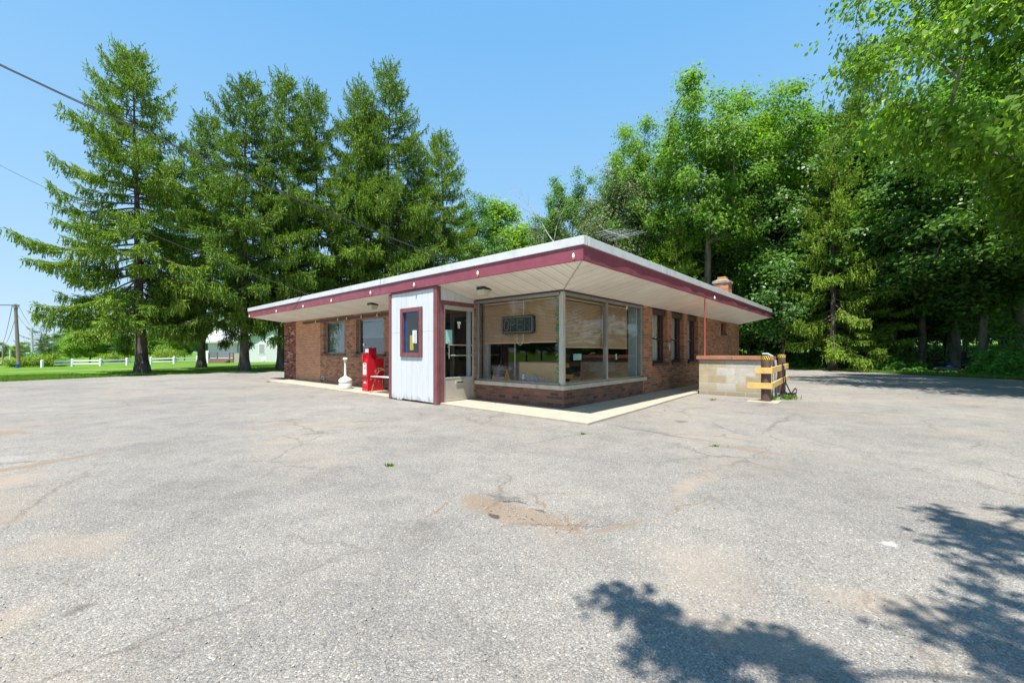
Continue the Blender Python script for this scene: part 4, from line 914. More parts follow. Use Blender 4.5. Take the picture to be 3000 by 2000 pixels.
# window ledge display
t = lthing('flower_box', 'wooden caddy of green bottles and dried cream and lavender flowers on the window ledge', 'flower box', .36, 2.02, .495)
mb = MB(); mb.box(-.09, -.08, -.19, .19, 0, .085); mb.box(.08, .09, -.19, .19, 0, .085); mb.box(-.08, .08, -.19, .19, 0, .008)
for s in (-1, 1): mb.hexa([(-.09,s*.2-.006,0),(.09,s*.2-.006,0),(.09,s*.2+.006,0),(-.09,s*.2+.006,0)], [(-.02,s*.2-.006,.24),(.02,s*.2-.006,.24),(.02,s*.2+.006,.24),(-.02,s*.2+.006,.24)])
mb.build('caddy', M['tan_wood'], t)
for i in range(5):
    mb = MB(); mb.lathe([(.026,.01), (.028,.03), (.028,.12), (.012,.165), (.012,.19)], (0,-.14+.07*i,0), 12); mb.build('bottle', M['glass_green'], t, smooth=True)
rd = random.Random(8)
pts = [(rd.gauss(-.02,.05), rd.gauss(.02,.15), .24+abs(rd.gauss(0,.06))) for _ in range(210)]; mb = MB(); octa(mb, pts, .012); 
for p in pts[::3]: mb.tube([(0,p[1]*.5,.15), p], .002, 3)
mb.build('dried_flowers', M['cream_fl'], t)
pts = [(-.10+rd.gauss(0,.03), -.03+rd.gauss(0,.045)+.05*k/60, .30-.30*k/60+rd.gauss(0,.02)) for k in range(60) for _ in range(2)]; mb = MB(); octa(mb, pts, .013); mb.build('lavender_spray', M['lavender'], t)
t = lthing('oil_lamp', 'clear glass oil lamp on the window ledge beside the wooden flower caddy', 'oil lamp', .34, 1.58, .495)
mb = MB(); mb.lathe([(.06,0), (.055,.012), (.02,.03), (.05,.06), (.055,.09), (.025,.115)], (0,0,0), 18); mb.build('font', M['glass_clear'], t, smooth=True)
mb = MB(); mb.lathe([(.024,.115), (.028,.125), (.024,.15)], (0,0,0), 14); mb.build('burner', M['stoneware'], t); mb = MB(); mb.lathe([(.024,.15), (.042,.20), (.030,.26), (.024,.33)], (0,0,0), 18); mb.build('chimney', M['glass_clear'], t, smooth=True)
t = lthing('pitcher', 'silver pitcher on the window ledge in front of the tan seat back', 'pitcher', .30, 1.27, .495)
mb = MB(); mb.lathe([(.045,0), (.062,.03), (.066,.08), (.048,.13), (.036,.155), (.045,.19), (.05,.195)], (0,0,0), 20); mb.build('body', M['silver'], t, smooth=True); mb = MB(); mb.tube([(0,-.06,.06), (0,-.10,.10), (0,-.095,.16), (0,-.045,.18)], .007, 6); mb.build('handle', M['silver'], t)
t = lthing('crock', 'brown stoneware crock with a lid on the window ledge', 'crock', .42, 1.03, .495)
mb = MB(); mb.lathe([(.055,0), (.062,.02), (.062,.13), (.05,.15)], (0,0,0), 18); mb.build('body', M['stoneware'], t, smooth=True); mb = MB(); mb.lathe([(.054,.15), (.056,.165), (.02,.175)], (0,0,0), 18); mb.build('lid', M['stoneware'], t)
t = lthing('tin_can', 'dull metal can on the window ledge beside the corner post', 'can', .26, .60, .495)
mb = MB(); mb.lathe([(.045,0), (.047,.005), (.045,.01), (.045,.12), (.047,.125), (.045,.13)], (0,0,0), 18); mb.build('body', M['stoneware'], t, smooth=True)
mb = MB(); octa(mb, [(rd.gauss(0,.03), rd.gauss(0,.13), .04+abs(rd.gauss(0,.035))) for _ in range(130)], .016); t = mb.build('silk_flowers', M['lavender']); t.location = L(.20,.92,.495); t.rotation_euler = (0,0,TH); tag(t, 'spray of pale lavender silk flowers lying along the window ledge', 'flowers')
mb = MB(); octa(mb, [(rd.gauss(0,.12), rd.gauss(0,.025), .02+abs(rd.gauss(0,.02))) for _ in range(24)], .012); t = mb.build('silk_flowers', M['cream_fl']); t.location = L(.38,.18,.495); t.rotation_euler = (0,0,TH); tag(t, 'few small white silk flowers on the ledge right of the corner post', 'flowers')
mb = MB()
for i in range(150):
    z = rd.choice((.62,.78,.85,1.0,1.12,1.3,1.42,1.6,1.68,1.85,2.0,2.2))+rd.gauss(0,.05); p = Vector((.085+abs(rd.gauss(0,.012)), .19+rd.gauss(0,.030), z)); s = rd.uniform(.020,.036)
    a = Vector((rd.gauss(0,.4), rd.gauss(0,1), rd.gauss(-.5,.6))).normalized(); b = a.cross(Vector((1,rd.gauss(0,.4),rd.gauss(0,.4)))).normalized()
    mb.quad([p, p+a*s+b*s*.7, p+a*s*2, p+a*s-b*s*.7])
mb.tube([(.13,.20+.012*math.sin(k*2.1),.52+k*.12) for k in range(15)], .004, 5)
o = mb.build('ivy_garland', M['ivy']); o.location = (BX,BY,0); o.rotation_euler = (0,0,TH); tag(o, 'green artificial ivy garland climbing the corner window post', 'garland')
def notice(label, x0, x1, z0, z1, m):
    o = MB().quad([(x0,.052,z0), (x1,.052,z0+.005), (x1-.005,.052,z1), (x0,.052,z1-.004)]).build('notice', m); o.location = (BX,BY,0); o.rotation_euler = (0,0,TH); tag(o, label, 'notice')
    mb = MB(); n = max(1, int((z1-z0)/.03))
    for i in range(n): mb.box(x0+.02, x1-rd.uniform(.03,.12)*(x1-x0)/.32, .049, .0505, z1-.03-.03*i, z1-.022-.03*i)
    mb.build('print', M['grey_ink'], o)
notice('wide pale green notice taped to the glass above the block wall reflection', .44, .75, .985, 1.12, M['teal_paper'])
notice('narrow pale green tag hanging behind the glass right of the mullion', 2.28, 2.36, .97, 1.115, M['teal_paper'])
o = MB().quad([(.112,7.93,1.34), (.112,7.83,1.34), (.112,7.83,1.43), (.112,7.93,1.43)]).build('window_sticker', M['paper']); o.location = (BX,BY,0); o.rotation_euler = (0,0,TH); tag(o, 'small square white sticker on the street window nearer the booth', 'sticker')
o = MB().quad([(.112,9.70,1.145), (.112,9.67,1.145), (.112,9.67,1.175), (.112,9.70,1.175)]).build('window_sticker', M['bin_blue']); o.location = (BX,BY,0); o.rotation_euler = (0,0,TH); tag(o, 'tiny blue sticker low on the far street window', 'sticker')
for i, y in enumerate((7.95, 7.86, 7.77)):
    o = lthing('cup', 'white cups in a row on the sill inside the street window', 'cup', .3, y, 1.085, group='white cups on the sill'); MB().lathe([(.03,0), (.035,.10), (.034,.11)], (0,0,0), 12).build('body', M['paper'], o)

# ------------------------------------------------------------------ far left: fence, house, poles, signs
t = thing('rail_fence', 'low white two-rail fence along the far side of the lawn', 'fence', at(123,1076))
b0 = t.location.copy(); prev = None
for i, (px, py) in enumerate(((123,1076), (212,1073), (294.6,1071.8), (372,1069.5), (442,1067.2), (510,1065.5), (578,1063.5))):
    p = at(px, py)-b0; h = .0168*at(px, py).y
    mb = MB(); mb.box(p.x-.10, p.x+.10, p.y-.10, p.y+.10, p.z-.1, p.z+h); mb.hexa([(p.x-.1,p.y-.1,p.z+h),(p.x+.1,p.y-.1,p.z+h),(p.x+.1,p.y+.1,p.z+h),(p.x-.1,p.y+.1,p.z+h)], [(p.x-.04,p.y-.04,p.z+h+.07),(p.x+.04,p.y-.04,p.z+h+.07),(p.x+.04,p.y+.04,p.z+h+.07),(p.x-.04,p.y+.04,p.z+h+.07)]); mb.build('post', M['fence'], t)
    if prev:
        q, hq = prev
        if i == 1: q = q.lerp(p, .38)
        for k in (.80, .38):
            mb = MB(); mb.hexa([(q.x,q.y,q.z+hq*k-.08),(p.x,p.y,p.z+h*k-.08),(p.x,p.y+.06,p.z+h*k-.08),(q.x,q.y+.06,q.z+hq*k-.08)], [(q.x,q.y,q.z+hq*k+.08),(p.x,p.y,p.z+h*k+.08),(p.x,p.y+.06,p.z+h*k+.08),(q.x,q.y+.06,q.z+hq*k+.08)]); mb.build('rail', M['fence'], t)
    prev = (p, h)
hb = at(660, 1062.5); HD = hb.y
t = thing('house', 'pale house with shingled roof and white porch behind the spruce trunks', 'house', hb)
sc = HD/F
def hx(px): return (px-660)*sc
def hz(py): return (1062.5-py)*sc
mb = MB(); mb.box(hx(584), hx(728), 1.6, 8, -.3, hz(1001)); mb.build('porch_wall', M['siding_w'], t)
mb = MB(); xa, xb, xm = hx(727), hx(862), hx(795)
mb.box(xa, xb, 0, 9, -.3, hz(993)); mb.hexa([(xa,0,hz(993)),(xb,0,hz(993)),(xb,9,hz(993)),(xa,9,hz(993))], [(xm-.02,0,hz(953)),(xm+.02,0,hz(953)),(xm+.02,9,hz(953)),(xm-.02,9,hz(953))])
for i in range(14): z = hz(1060)+i*.22; mb.box(xa-.02, xb+.02, -.025, -.004, z, z+.19)
mb.build('gable_wing', M['siding'], t)
mb = MB(); e = .5
mb.hexa([(xa-e,-.5,hz(993)-.28),(xm,-.5,hz(953)+.05),(xm,9.5,hz(953)+.05),(xa-e,9.5,hz(993)-.28)], [(xa-e,-.5,hz(993)-.1),(xm,-.5,hz(953)+.22),(xm,9.5,hz(953)+.22),(xa-e,9.5,hz(993)-.1)])
mb.hexa([(xm,-.5,hz(953)+.05),(xb+e,-.5,hz(993)-.28),(xb+e,9.5,hz(993)-.28),(xm,9.5,hz(953)+.05)], [(xm,-.5,hz(953)+.22),(xb+e,-.5,hz(993)-.1),(xb+e,9.5,hz(993)-.1),(xm,9.5,hz(953)+.22)])
mb.hexa([(hx(570),.8,hz(1004)),(xa+.5,.8,hz(1004)),(xa+.5,5,hz(955)),(hx(570),5,hz(955))], [(hx(570),.8,hz(1000)),(xa+.5,.8,hz(1000)),(xa+.5,5,hz(951)),(hx(570),5,hz(951))])
mb.hexa([(hx(570),5,hz(955)),(xa+.5,5,hz(955)),(xa+.5,9.2,hz(1004)),(hx(570),9.2,hz(1004))], [(hx(570),5,hz(951)),(xa+.5,5,hz(951)),(xa+.5,9.2,hz(1000)),(hx(570),9.2,hz(1000))])
mb.build('roof', M['house_roof'], t)
def hwin(x0, x1, y0, y1, d):
    mb = MB(); mb.box(hx(x0)-.12, hx(x1)+.12, d-.06, d-.03, hz(y1)-.12, hz(y0)+.12); f = mb.build('window', M['fence'], t)
    MB().box(hx(x0), hx(x1), d-.075, d-.061, hz(y1), hz(y0)).build('pane', M['grey_ink'], f)
hwin(760, 776, 1008, 1034, 0); hwin(692, 700, 1010, 1032, 1.6); hwin(714, 724, 1008, 1034, 1.6); hwin(672, 678, 1008, 1032, 1.6)
mb = MB(); mb.box(hx(582), hx(608), .2, .5, -.2, hz(1027)); mb.build('low_wall', M['siding_w'], t)
mb = MB(); mb.box(hx(682), hx(702), .2, .6, -.2, hz(1035)); mb.build('stone_wall', M['concrete'], t)
mb = MB(); mb.box(hx(608), hx(682), .1, 1.6, -.2, hz(1050)); [mb.box(hx(634), hx(672), -.3*k-.2, -.3*k+.1, -.2, hz(1050)-.14*(k+1)) for k in range(3)]; mb.build('porch_steps', M['deck'], t)
mb = MB()
for x in (609, 634, 670, 681): mb.box(hx(x)-.06, hx(x)+.06, .1, .22, hz(1050), hz(1032))
mb.box(hx(609), hx(634), .12, .2, hz(1034), hz(1032)); mb.box(hx(670), hx(681), .12, .2, hz(1034), hz(1032)); mb.build('railing', M['deck'], t)
t = thing('satellite_dish', 'small grey satellite dish on the grass in front of the pale house', 'dish', hb+Vector((hx(788),-1.2,0)))
mb = MB(); mb.lathe([(.02,0), (.12,.02), (.22,.07), (.25,.10)], (0,0,0), 16); d_ = mb.build('reflector', M['galv'], t); d_.rotation_euler = (R(60), 0, R(25)); d_.location = (0,0,.55)
MB().tube([(0,.1,0), (0,.1,.5)], .03, 6).build('stem', M['galv'], t)
def pole(label, px, ytop, d, zb, m, r, lean=0, arms=True):
    X = (px-1500)/F*d; zt = H+(CY-ytop)/F*d
    t = thing('utility_pole', label, 'utility pole', (X, d, zb))
    MB().tube([(lean, 0, zt-zb), (0,0,0)], [r*.8, r], 10).build('shaft', m, t)
    if arms: MB().box(lean-.45, lean+.45, -.06, .06, zt-zb-.22, zt-zb-.06).build('crossarm', m, t)
    return t, Vector((X+lean, d, zt))
t1, top1 = pole('tall brown wooden utility pole by the far road', 55, 891, 52, ground_z(-62,52), M['polewood'], .19, -.42)
t2, top2 = pole('pale bare pole behind the green road sign', 95.5, 961, 66, ground_z(-76,66), M['polepale'], .17, -.15, False)
t3, top3 = pole('distant thin utility pole at the left edge near the road bend', 8, 1008, 120, -1.6, M['polewood'], .2, 0, True)
t4, top4 = pole('short pale post beside the far road', 30, 1024, 80, -1.6, M['polepale'], .16, 0, False)
mb = MB()
for dz, dx in ((-.1,-.4), (-.15,.4)):
    mb.tube(sagline(top1+Vector((dx,0,dz)), top3+Vector((dx,0,dz)), 1.2, 1), .03, 4); mb.tube(sagline(top1+Vector((dx,0,dz)), top1+Vector((-26,-22,1+dz)), .8, 1), .03, 4); mb.tube(sagline(top1+Vector((dx,0,dz)), top2+Vector((dx,0,dz)), .4, 1), .02, 4)
tag(mb.build('power_lines', M['cable']), 'thin sagging power lines strung from the brown utility pole', 'power lines')
sp = at(94, 1072); d = sp.y*.96
t = thing('road_sign', 'long green street name sign above the bright shrub', 'road sign', (sp.x*.96, d, sp.z))
s_ = d/F; zt = H-(1031-CY)/F*d-sp.z; zb = H-(1037-CY)/F*d-sp.z; hw = 20*s_
MB().box(-hw, hw, -.02, .02, zb, zt).build('panel', M['sign_green'], t)
mb = MB(); hh = zt-zb
for k, (u, w) in enumerate(((-.80,.05), (-.68,.04), (-.60,.035), (-.52,.05), (-.43,.03), (-.36,.04), (-.1,.035), (-.02,.045), (.07,.04), (.2,.05), (.28,.035), (.36,.04), (.44,.05))): mb.box(hw*u, hw*(u+w*1.3), -.026, -.021, zb+hh*.28, zb+hh*(.78 if k in (0,3,9) else .62))
mb.build('lettering', M['paper'], t)
MB().tube([(-hw*.8,.03,-.1), (-hw*.8,.03,zt)], .04, 6).build('post', M['galv'], t); MB().tube([(hw*.8,.03,-.1), (hw*.8,.03,zt)], .04, 6).build('post', M['galv'], t)
rp = at(47, 1055.5)
t = thing('recycling_bin', 'blue bin beside the base of the brown utility pole', 'bin', (-58.5, 48.8, ground_z(-58.5,48.8)))
MB().hexa([(-.17,-.17,0),(.17,-.17,0),(.17,.17,0),(-.17,.17,0)], [(-.22,-.22,.55),(.22,-.22,.55),(.22,.22,.55),(-.22,.22,.55)]).build('tub', M['bin_blue'], t); MB().box(-.27,.27,-.27,.27,.55,.66).build('lid', M['bin_blue'], t, bevel=.03); t.scale = (.6, .6, .7)
# by the wood on the right
bp = at(2780, 1083, 0); 
bp = Vector((1280/F*22.6, 22.6, .0))
t = thing('bucket', 'white bucket with a blue lid at the edge of the woods', 'bucket', (25.45, 24.0, .12)); s_ = bp.y/F
MB().lathe([(.10,0), (.115,.02), (.125,.24), (.128,.25)], (0,0,0), 20).build('pail', M['white_plastic'], t, smooth=True); MB().lathe([(.134,.235), (.134,.36), (.12,.375)], (0,0,0), 20).build('lid', M['bin_blue'], t)
def boulder(label, x, y, r, sz, seed):
    bm = bmesh.new(); bmesh.ops.create_icosphere(bm, subdivisions=3, radius=r); rr = random.Random(seed); ph = [rr.uniform(0,6) for _ in range(6)]
    for v in bm.verts:
        c = v.co.normalized(); k = 1+.16*math.sin(3*c.x+ph[0])+.13*math.sin(4.3*c.y+ph[1])+.09*math.sin(7*c.z+6*c.x+ph[2])+.05*math.sin(13*c.y+ph[3]); v.co *= k; v.co.z *= sz
    me = bpy.data.meshes.new('boulder'); bm.to_mesh(me); bm.free(); me.materials.append(M['stone']); o = bpy.data.objects.new('boulder', me); COL.objects.link(o); o.location = (x, y, .02); tag(o, label, 'boulder')
boulder('large flat grey boulder beside the white bucket', 24.35, 23.2, .62, .45, 1); boulder('small grey boulder right of the white bucket', 26.4, 23.2, .30, .5, 2); boulder('low grey boulder half hidden by weeds at the right edge', 24.0, 19.0, .5, .4, 3)

# ------------------------------------------------------------------ vegetation
def unit(a): return a/np.maximum(np.linalg.norm(a, axis=-1, keepdims=True), 1e-9)
def diamonds(P, D, N, ln, wd, fold=.15):
    D = unit(D); Sd = unit(np.cross(D, N)); N2 = np.cross(Sd, D)
    ln = ln[:, None]; wd = wd[:, None]
    mid = P+D*ln*.48+N2*wd*fold
    V = np.stack([P, mid+Sd*wd*.5, P+D*ln, mid-Sd*wd*.5], 1).reshape(-1, 3)
    Fc = np.arange(len(V)).reshape(-1, 4)
    return V, Fc
def segs(P0, P1, r0, r1, n=5):
    T = unit(P1-P0); ref = np.where(np.abs(T[:, 2:3]) > .9, np.array([[1.,0,0]]), np.array([[0,0,1.]]))
    A = unit(np.cross(T, ref)); B = np.cross(T, A)
    w = np.arange(n)*2*np.pi/n
    ring = A[:, None, :]*np.cos(w)[None, :, None]+B[:, None, :]*np.sin(w)[None, :, None]
    V = np.stack([P0[:, None, :]+ring*r0[:, None, None], P1[:, None, :]+ring*r1[:, None, None]], 1)      # m,2,n,3
    m = len(P0); idx = np.arange(m*2*n).reshape(m, 2, n)
    a = idx[:, 0, :]; b = np.roll(a, -1, 1); d = idx[:, 1, :]; c = np.roll(d, -1, 1)
    return V.reshape(-1, 3), np.stack([a, b, c, d], -1).reshape(-1, 4)
def join(parts):
    V, Fs, o = [], [], 0
    for v, f in parts: V.append(v); Fs.append(f+o); o += len(v)
    return np.concatenate(V), np.concatenate(Fs)
def along(P, D, Ln, step):
    """points spaced along many little twigs"""
    k = np.maximum(1, np.ceil(Ln/step)).astype(int); i = np.repeat(np.arange(len(P)), k)
    s = np.concatenate([(np.arange(n)+.5)/n for n in k])
    return P[i]+D[i]*(Ln[i]*s)[:, None], i, s

def make_spruce(name, label, seed, Ht, z0, Lmax, dens=1.0, loc=(0,0,0), sparse=0, lean=(0,0), group=None, r0=.26, hang=1.0, mat_='lf_spruce'):
    g = np.random.default_rng(seed); t = thing(name, label, 'spruce', loc, 0, group)
    zs = np.linspace(0, Ht, 26); wob = np.cumsum(g.normal(0, .03, (26, 2)), 0)*np.linspace(0, 1, 26)[:, None]
    tr = np.stack([wob[:, 0]+lean[0]*zs/Ht, wob[:, 1]+lean[1]*zs/Ht, zs], 1)
    rad = r0*(1-zs/Ht)**1.25+.012; rad[0] *= 1.5; rad[1] *= 1.08
    parts = [segs(tr[:-1], tr[1:], rad[:-1], rad[1:], 10)]
    P, D, Ln, Hg = [], [], [], []; b0, b1, br0, br1 = [], [], [], []
    z = z0*.55
    while z < Ht-.25:
        f = max(0, (z-z0)/(Ht-z0)); nb = int(g.integers(3, 6)) if z > z0 else int(g.integers(1, 3))
        az0 = g.uniform(0, 6.28)
        for j in range(nb):
            az = az0+j*6.28/nb+g.normal(0, .3)
            prof = (1-f)**.72*(.55+.45*min(1, f*5+.45))
            Lb = max(.25, Lmax*prof*g.choice([.55, .75, .9, 1.0, 1.1, 1.22])*g.uniform(.9, 1.1)+.12)
            if z <= z0: Lb = g.uniform(.5, 1.6)
            if g.random() < sparse: continue
            el = -.30+1.2*f**1.3+g.normal(0, .16)
            dr = (.62*(1-f)+.18)*g.uniform(.8, 1.2); up = .42+.3*g.random()
            s = np.linspace(0, 1, 11)
            r = Lb*s*(1-.08*s); zz = Lb*(math.tan(el)*.6*s-dr*.55*s**1.4+up*.6*s**3.2)
            azs = az+.15*g.normal()*s
            c = np.array([np.interp(z, zs, tr[:, 0]), np.interp(z, zs, tr[:, 1]), z])
            B = c+np.stack([r*np.cos(azs), r*np.sin(azs), zz], 1)
            rb = (.013*Lb+.008)*(1-s*.85)
            b0.append(B[:-1]); b1.append(B[1:]); br0.append(rb[:-1]); br1.append(rb[1:])
            if z <= z0 and g.random() < .7: continue
            n = max(6, int(Lb*15.0*dens)); ss = np.sort(g.uniform(.14 if f > .6 else .22, 1, n)); ss[-1] = 1
            pos = np.stack([np.interp(ss, s, B[:, k]) for k in range(3)], 1)
            tan = unit(np.stack([np.interp(ss, s, np.gradient(B[:, k])) for k in range(3)], 1))
            side = np.where(np.arange(n) % 2 == 0, 1., -1.)[:, None]
            lat = unit(np.cross(tan, np.array([0, 0, 1.])))*side
            ln = (.22+.20*Lb*(1-ss)**.8*np.minimum(1, ss*2.2)+.10)*g.uniform(.6, 1.25, n)
            d = unit(tan*g.uniform(.5, 1.0, (n, 1))+lat*g.uniform(.35, 1.0, (n, 1))+np.stack([np.zeros(n), np.zeros(n), g.uniform(-.45, .12, n)], 1))
            P.append(pos); D.append(d); Ln.append(ln); Hg.append(np.zeros(n))
            # curtains of hanging twigs along the limb and its side shoots
            m = int(n*2.2*hang*(1-.5*f)); k = g.integers(0, n, m); u = g.uniform(0, 1, m)
            hp = pos[k]+d[k]*(ln[k]*u)[:, None]
            hl = g.uniform(.12, .46, m)*(1.1-.65*f)
            hd = unit(np.stack([g.normal(0, .10, m), g.normal(0, .10, m), -np.ones(m)], 1)+tan[k]*.18)
            P.append(hp); D.append(hd); Ln.append(hl); Hg.append(np.ones(m))
        z += (.24+.18*g.random())*(1 if f < .75 else .75)/max(.6, dens**.4)
    # leader
    P.append(tr[-4:]); D.append(np.tile([[0, 0, 1.]], (4, 1))); Ln.append(np.full(4, .5)); Hg.append(np.zeros(4))
    P, D, Ln, Hg = map(np.concatenate, (P, D, Ln, Hg))
    parts.append(segs(np.concatenate(b0), np.concatenate(b1), np.concatenate(br0), np.concatenate(br1), 4))
    v, f_ = join(parts); np_mesh('trunk', v, f_, M['bark'], t, smooth=True)
    q, i, s = along(P, D, Ln, .042); n = len(q)
    rnd = unit(g.normal(0, 1, (n, 3)))
    dd = unit(D[i]+rnd*(.50-.18*Hg[i])[:, None]+np.array([0, 0, .10])*(1-Hg[i])[:, None])
    nn = unit(np.array([0, 0, 1.])+.9*unit(g.normal(0, 1, (n, 3))))
    v, f_ = diamonds(q, dd, nn, g.uniform(.10, .19, n), g.uniform(.030, .050, n), .02)
    np_mesh('crown', v, f_, M[mat_], t)
    return t

def make_tree(name, label, cat, seed, Ht, zb, R, nc, lpc, ls, leaf, loc=(0,0,0), bark='bark_pale', r0=.22, cr=(.16,.27), flat=.62, droop=.2, shift=(0,0), group=None, up=.9, clumps=None, inner=.0, topheavy=1.0, asp=.62, spread=1.5, zcf=.5, cap=9):
    g = np.random.default_rng(seed); t = thing(name, label, cat, loc, 0, group)
    zc = zb+(Ht-zb)*zcf; hz_ = (Ht-zb)/2; hu, hd_ = Ht-zc, zc-zb
    if clumps is None:
        C = []
        ph = g.uniform(0, 6.28, 4)
        while len(C) < nc:
            d = unit(g.normal(0, 1, 3)); u = g.uniform(inner, 1)**(1/2.4)
            w = 1+.20*math.sin(3*math.atan2(d[1], d[0])+ph[0])+.14*math.sin(5*math.atan2(d[1], d[0])+4*d[2]+ph[1])
            tp = 1 if d[2] > 0 else topheavy
            C.append([shift[0]+d[0]*R*u*w*tp, shift[1]+d[1]*R*u*w*tp, zc+d[2]*(hu if d[2] > 0 else hd_)*u*(1+.1*math.sin(ph[2]+7*d[0]))])
        C = np.array(C)
    else: C = np.array(clumps, float)
    crr = R*g.uniform(cr[0], cr[1], len(C))
    # limbs: every clump is tied to the nearest lower node of trunk or limb
    tz = np.linspace(0, max(zb+.5, Ht*.80), 12); wob = np.cumsum(g.normal(0, .10, (12, 2)), 0)*(r0*3)
    N = [np.array([wob[i, 0]*(i > 0)+shift[0]*(tz[i]/Ht)**2*.8, wob[i, 1]*(i > 0)+shift[1]*(tz[i]/Ht)**2*.8, tz[i]]) for i in range(12)]
    par = [-1]+list(range(11)); order = np.argsort(np.hypot(C[:, 0]-shift[0]*.5, C[:, 1]-shift[1]*.5)+.25*np.abs(C[:, 2]-zb))
    ends = []
    for k in order:
        c = C[k]; A = np.array(N); dv = c-A; hd = np.hypot(dv[:, 0], dv[:, 1]); cost = np.linalg.norm(dv, axis=1)+np.maximum(0, hd*.45-dv[:, 2])*1.6
        cost[:3] += 50; j = int(np.argmin(cost)); a = A[j]; ln = np.linalg.norm(c-a); prev = j
        for u in (.34, .68, 1.0):
            p = a+(c-a)*u+g.normal(0, .05, 3)*ln*(u < 1)+np.array([0, 0, .10*ln*math.sin(u*3.14)])
            N.append(p); par.append(prev); prev = len(N)-1
        ends.append(prev)
    N = np.array(N); cnt = np.zeros(len(N)); 
    for e in ends:
        j = e
        while j >= 0: cnt[j] += 1; j = par[j]
    for i in range(12): cnt[i] = max(cnt[i], 1)
    rad = np.maximum(.012, r0*(cnt/len(C))**.48); rad[0] *= 1.35; rad[12:] = np.minimum(rad[12:], cap)
    idx = np.array([i for i in range(1, len(N))]); pa = np.array(par)[idx]
    parts = [segs(N[pa], N[idx], np.minimum(rad[pa], rad[idx]*1.5), rad[idx], 6)]
    # twigs inside the clumps
    k = np.repeat(np.arange(len(C)), 7); tw = C[k]+unit(g.normal(0, 1, (len(k), 3)))*(crr[k]*.9)[:, None]*np.array([1, 1, flat])
    parts.append(segs(C[k], tw, np.full(len(k), .012), np.full(len(k), .004), 3))
    v, f_ = join(parts); np_mesh('trunk', v, f_, M[bark], t, smooth=True)
    # leaves in small sprays through each clump
    ns = max(6, lpc//9); k = np.repeat(np.arange(len(C)), ns); m = len(k)
    dr = unit(g.normal(0, 1, (m, 3))); uu = g.uniform(0, 1, m)**.45*np.exp(g.normal(0, .2, m))
    Sp = C[k]+dr*(crr[k]*uu)[:, None]*np.array([1, 1, flat]); Sp[:, 2] -= droop*uu**2*crr[k]
    out = unit(Sp-C[k]+1e-6); 
    i = np.repeat(np.arange(m), 9); n = len(i)
    cro = unit(Sp-np.array([shift[0], shift[1], zc-.2*hz_]))
    spn = unit(np.array([0, 0, up*.7])+out*.45+cro*.95+g.normal(0, .36, (m, 3)))[i]
    P = Sp[i]+g.normal(0, 1, (n, 3))*ls*spread
    D = unit(np.cross(spn, unit(g.normal(0, 1, (n, 3))))+np.array([0, 0, -.28])+out[i]*.35)
    Nn = unit(spn+g.normal(0, .46, (n, 3)))
    ln = ls*g.uniform(.7, 1.3, n)
    v, f_ = diamonds(P, D, Nn, ln, ln*asp*g.uniform(.8, 1.2, n), .18)
    np_mesh('crown', v, f_, M[leaf], t)
    return t
def w_(px, d, z=None):
    X = (px-1500)/F*d; return (X, d, (ground_z(X, d)-.02) if z is None else z)
def hgt(py, d): return H+(CY-py)/F*d
def place(tree, label, px, d, py_top, h0, rz, rs=None, group=None):
    """a copy of a tree, scaled to reach a given height where it stands"""
    s = hgt(py_top, d)/h0; q = rs or s
    return dup(tree, label, w_(px, d), rz, (q, q, s), group)

# --- the row of spruces
GS = 'tall spruces in a row behind the diner'
A1 = make_spruce('spruce_tree', 'broadest and leftmost tall spruce, long limbs reaching over the left edge', 21, 17.6, 3.2, 4.7, 1.15, w_(417, 22.1), lean=(-.9, .2), group=GS, r0=.27, sparse=.05)
A2 = make_spruce('spruce_tree', 'tall spruce with a dark trunk left of the red box, open at the top', 22, 17.5, 3.2, 4.5, 1.1, w_(716, 24.4), lean=(-.15, .3), group=GS, r0=.25, sparse=.10)
A3 = make_spruce('spruce_tree', 'slim spruce whose trunk stands right beside the brick corner of the diner', 23, 18.6, 3.2, 3.6, 1.1, w_(822, 25.8), lean=(.2, .1), group=GS, r0=.21, sparse=.12)
place(A2, 'spruce with a lower top just right of the slim spruce beside the brick corner', 932, 27.6, 258, 17.5, 2.1, .92, GS)
place(A3, 'narrow spruce with the left of the twin tops above the roof', 1047, 29.2, 234, 18.6, 1.2, 1.08, GS)
place(A2, 'tallest bushy spruce with the right of the twin tops above the roof', 1134, 30.3, 197, 17.5, 4.0, 1.12, GS)
place(A1, 'dense mid-height spruce filling the gap left of the small pointed spruce', 1214, 33, 430, 17.9, 2.6, .78, GS)
place(A3, 'small pointed spruce at the right end of the row', 1303, 35, 389, 18.6, 3.6, 1.22, GS)
place(A3, 'half-hidden spruce behind the twin-topped pair', 1085, 36, 330, 18.6, 5.0, 1.1, GS)
place(A2, 'half-hidden spruce behind the two left spruces', 590, 31, 330, 17.5, 5.2, 1.0, GS)

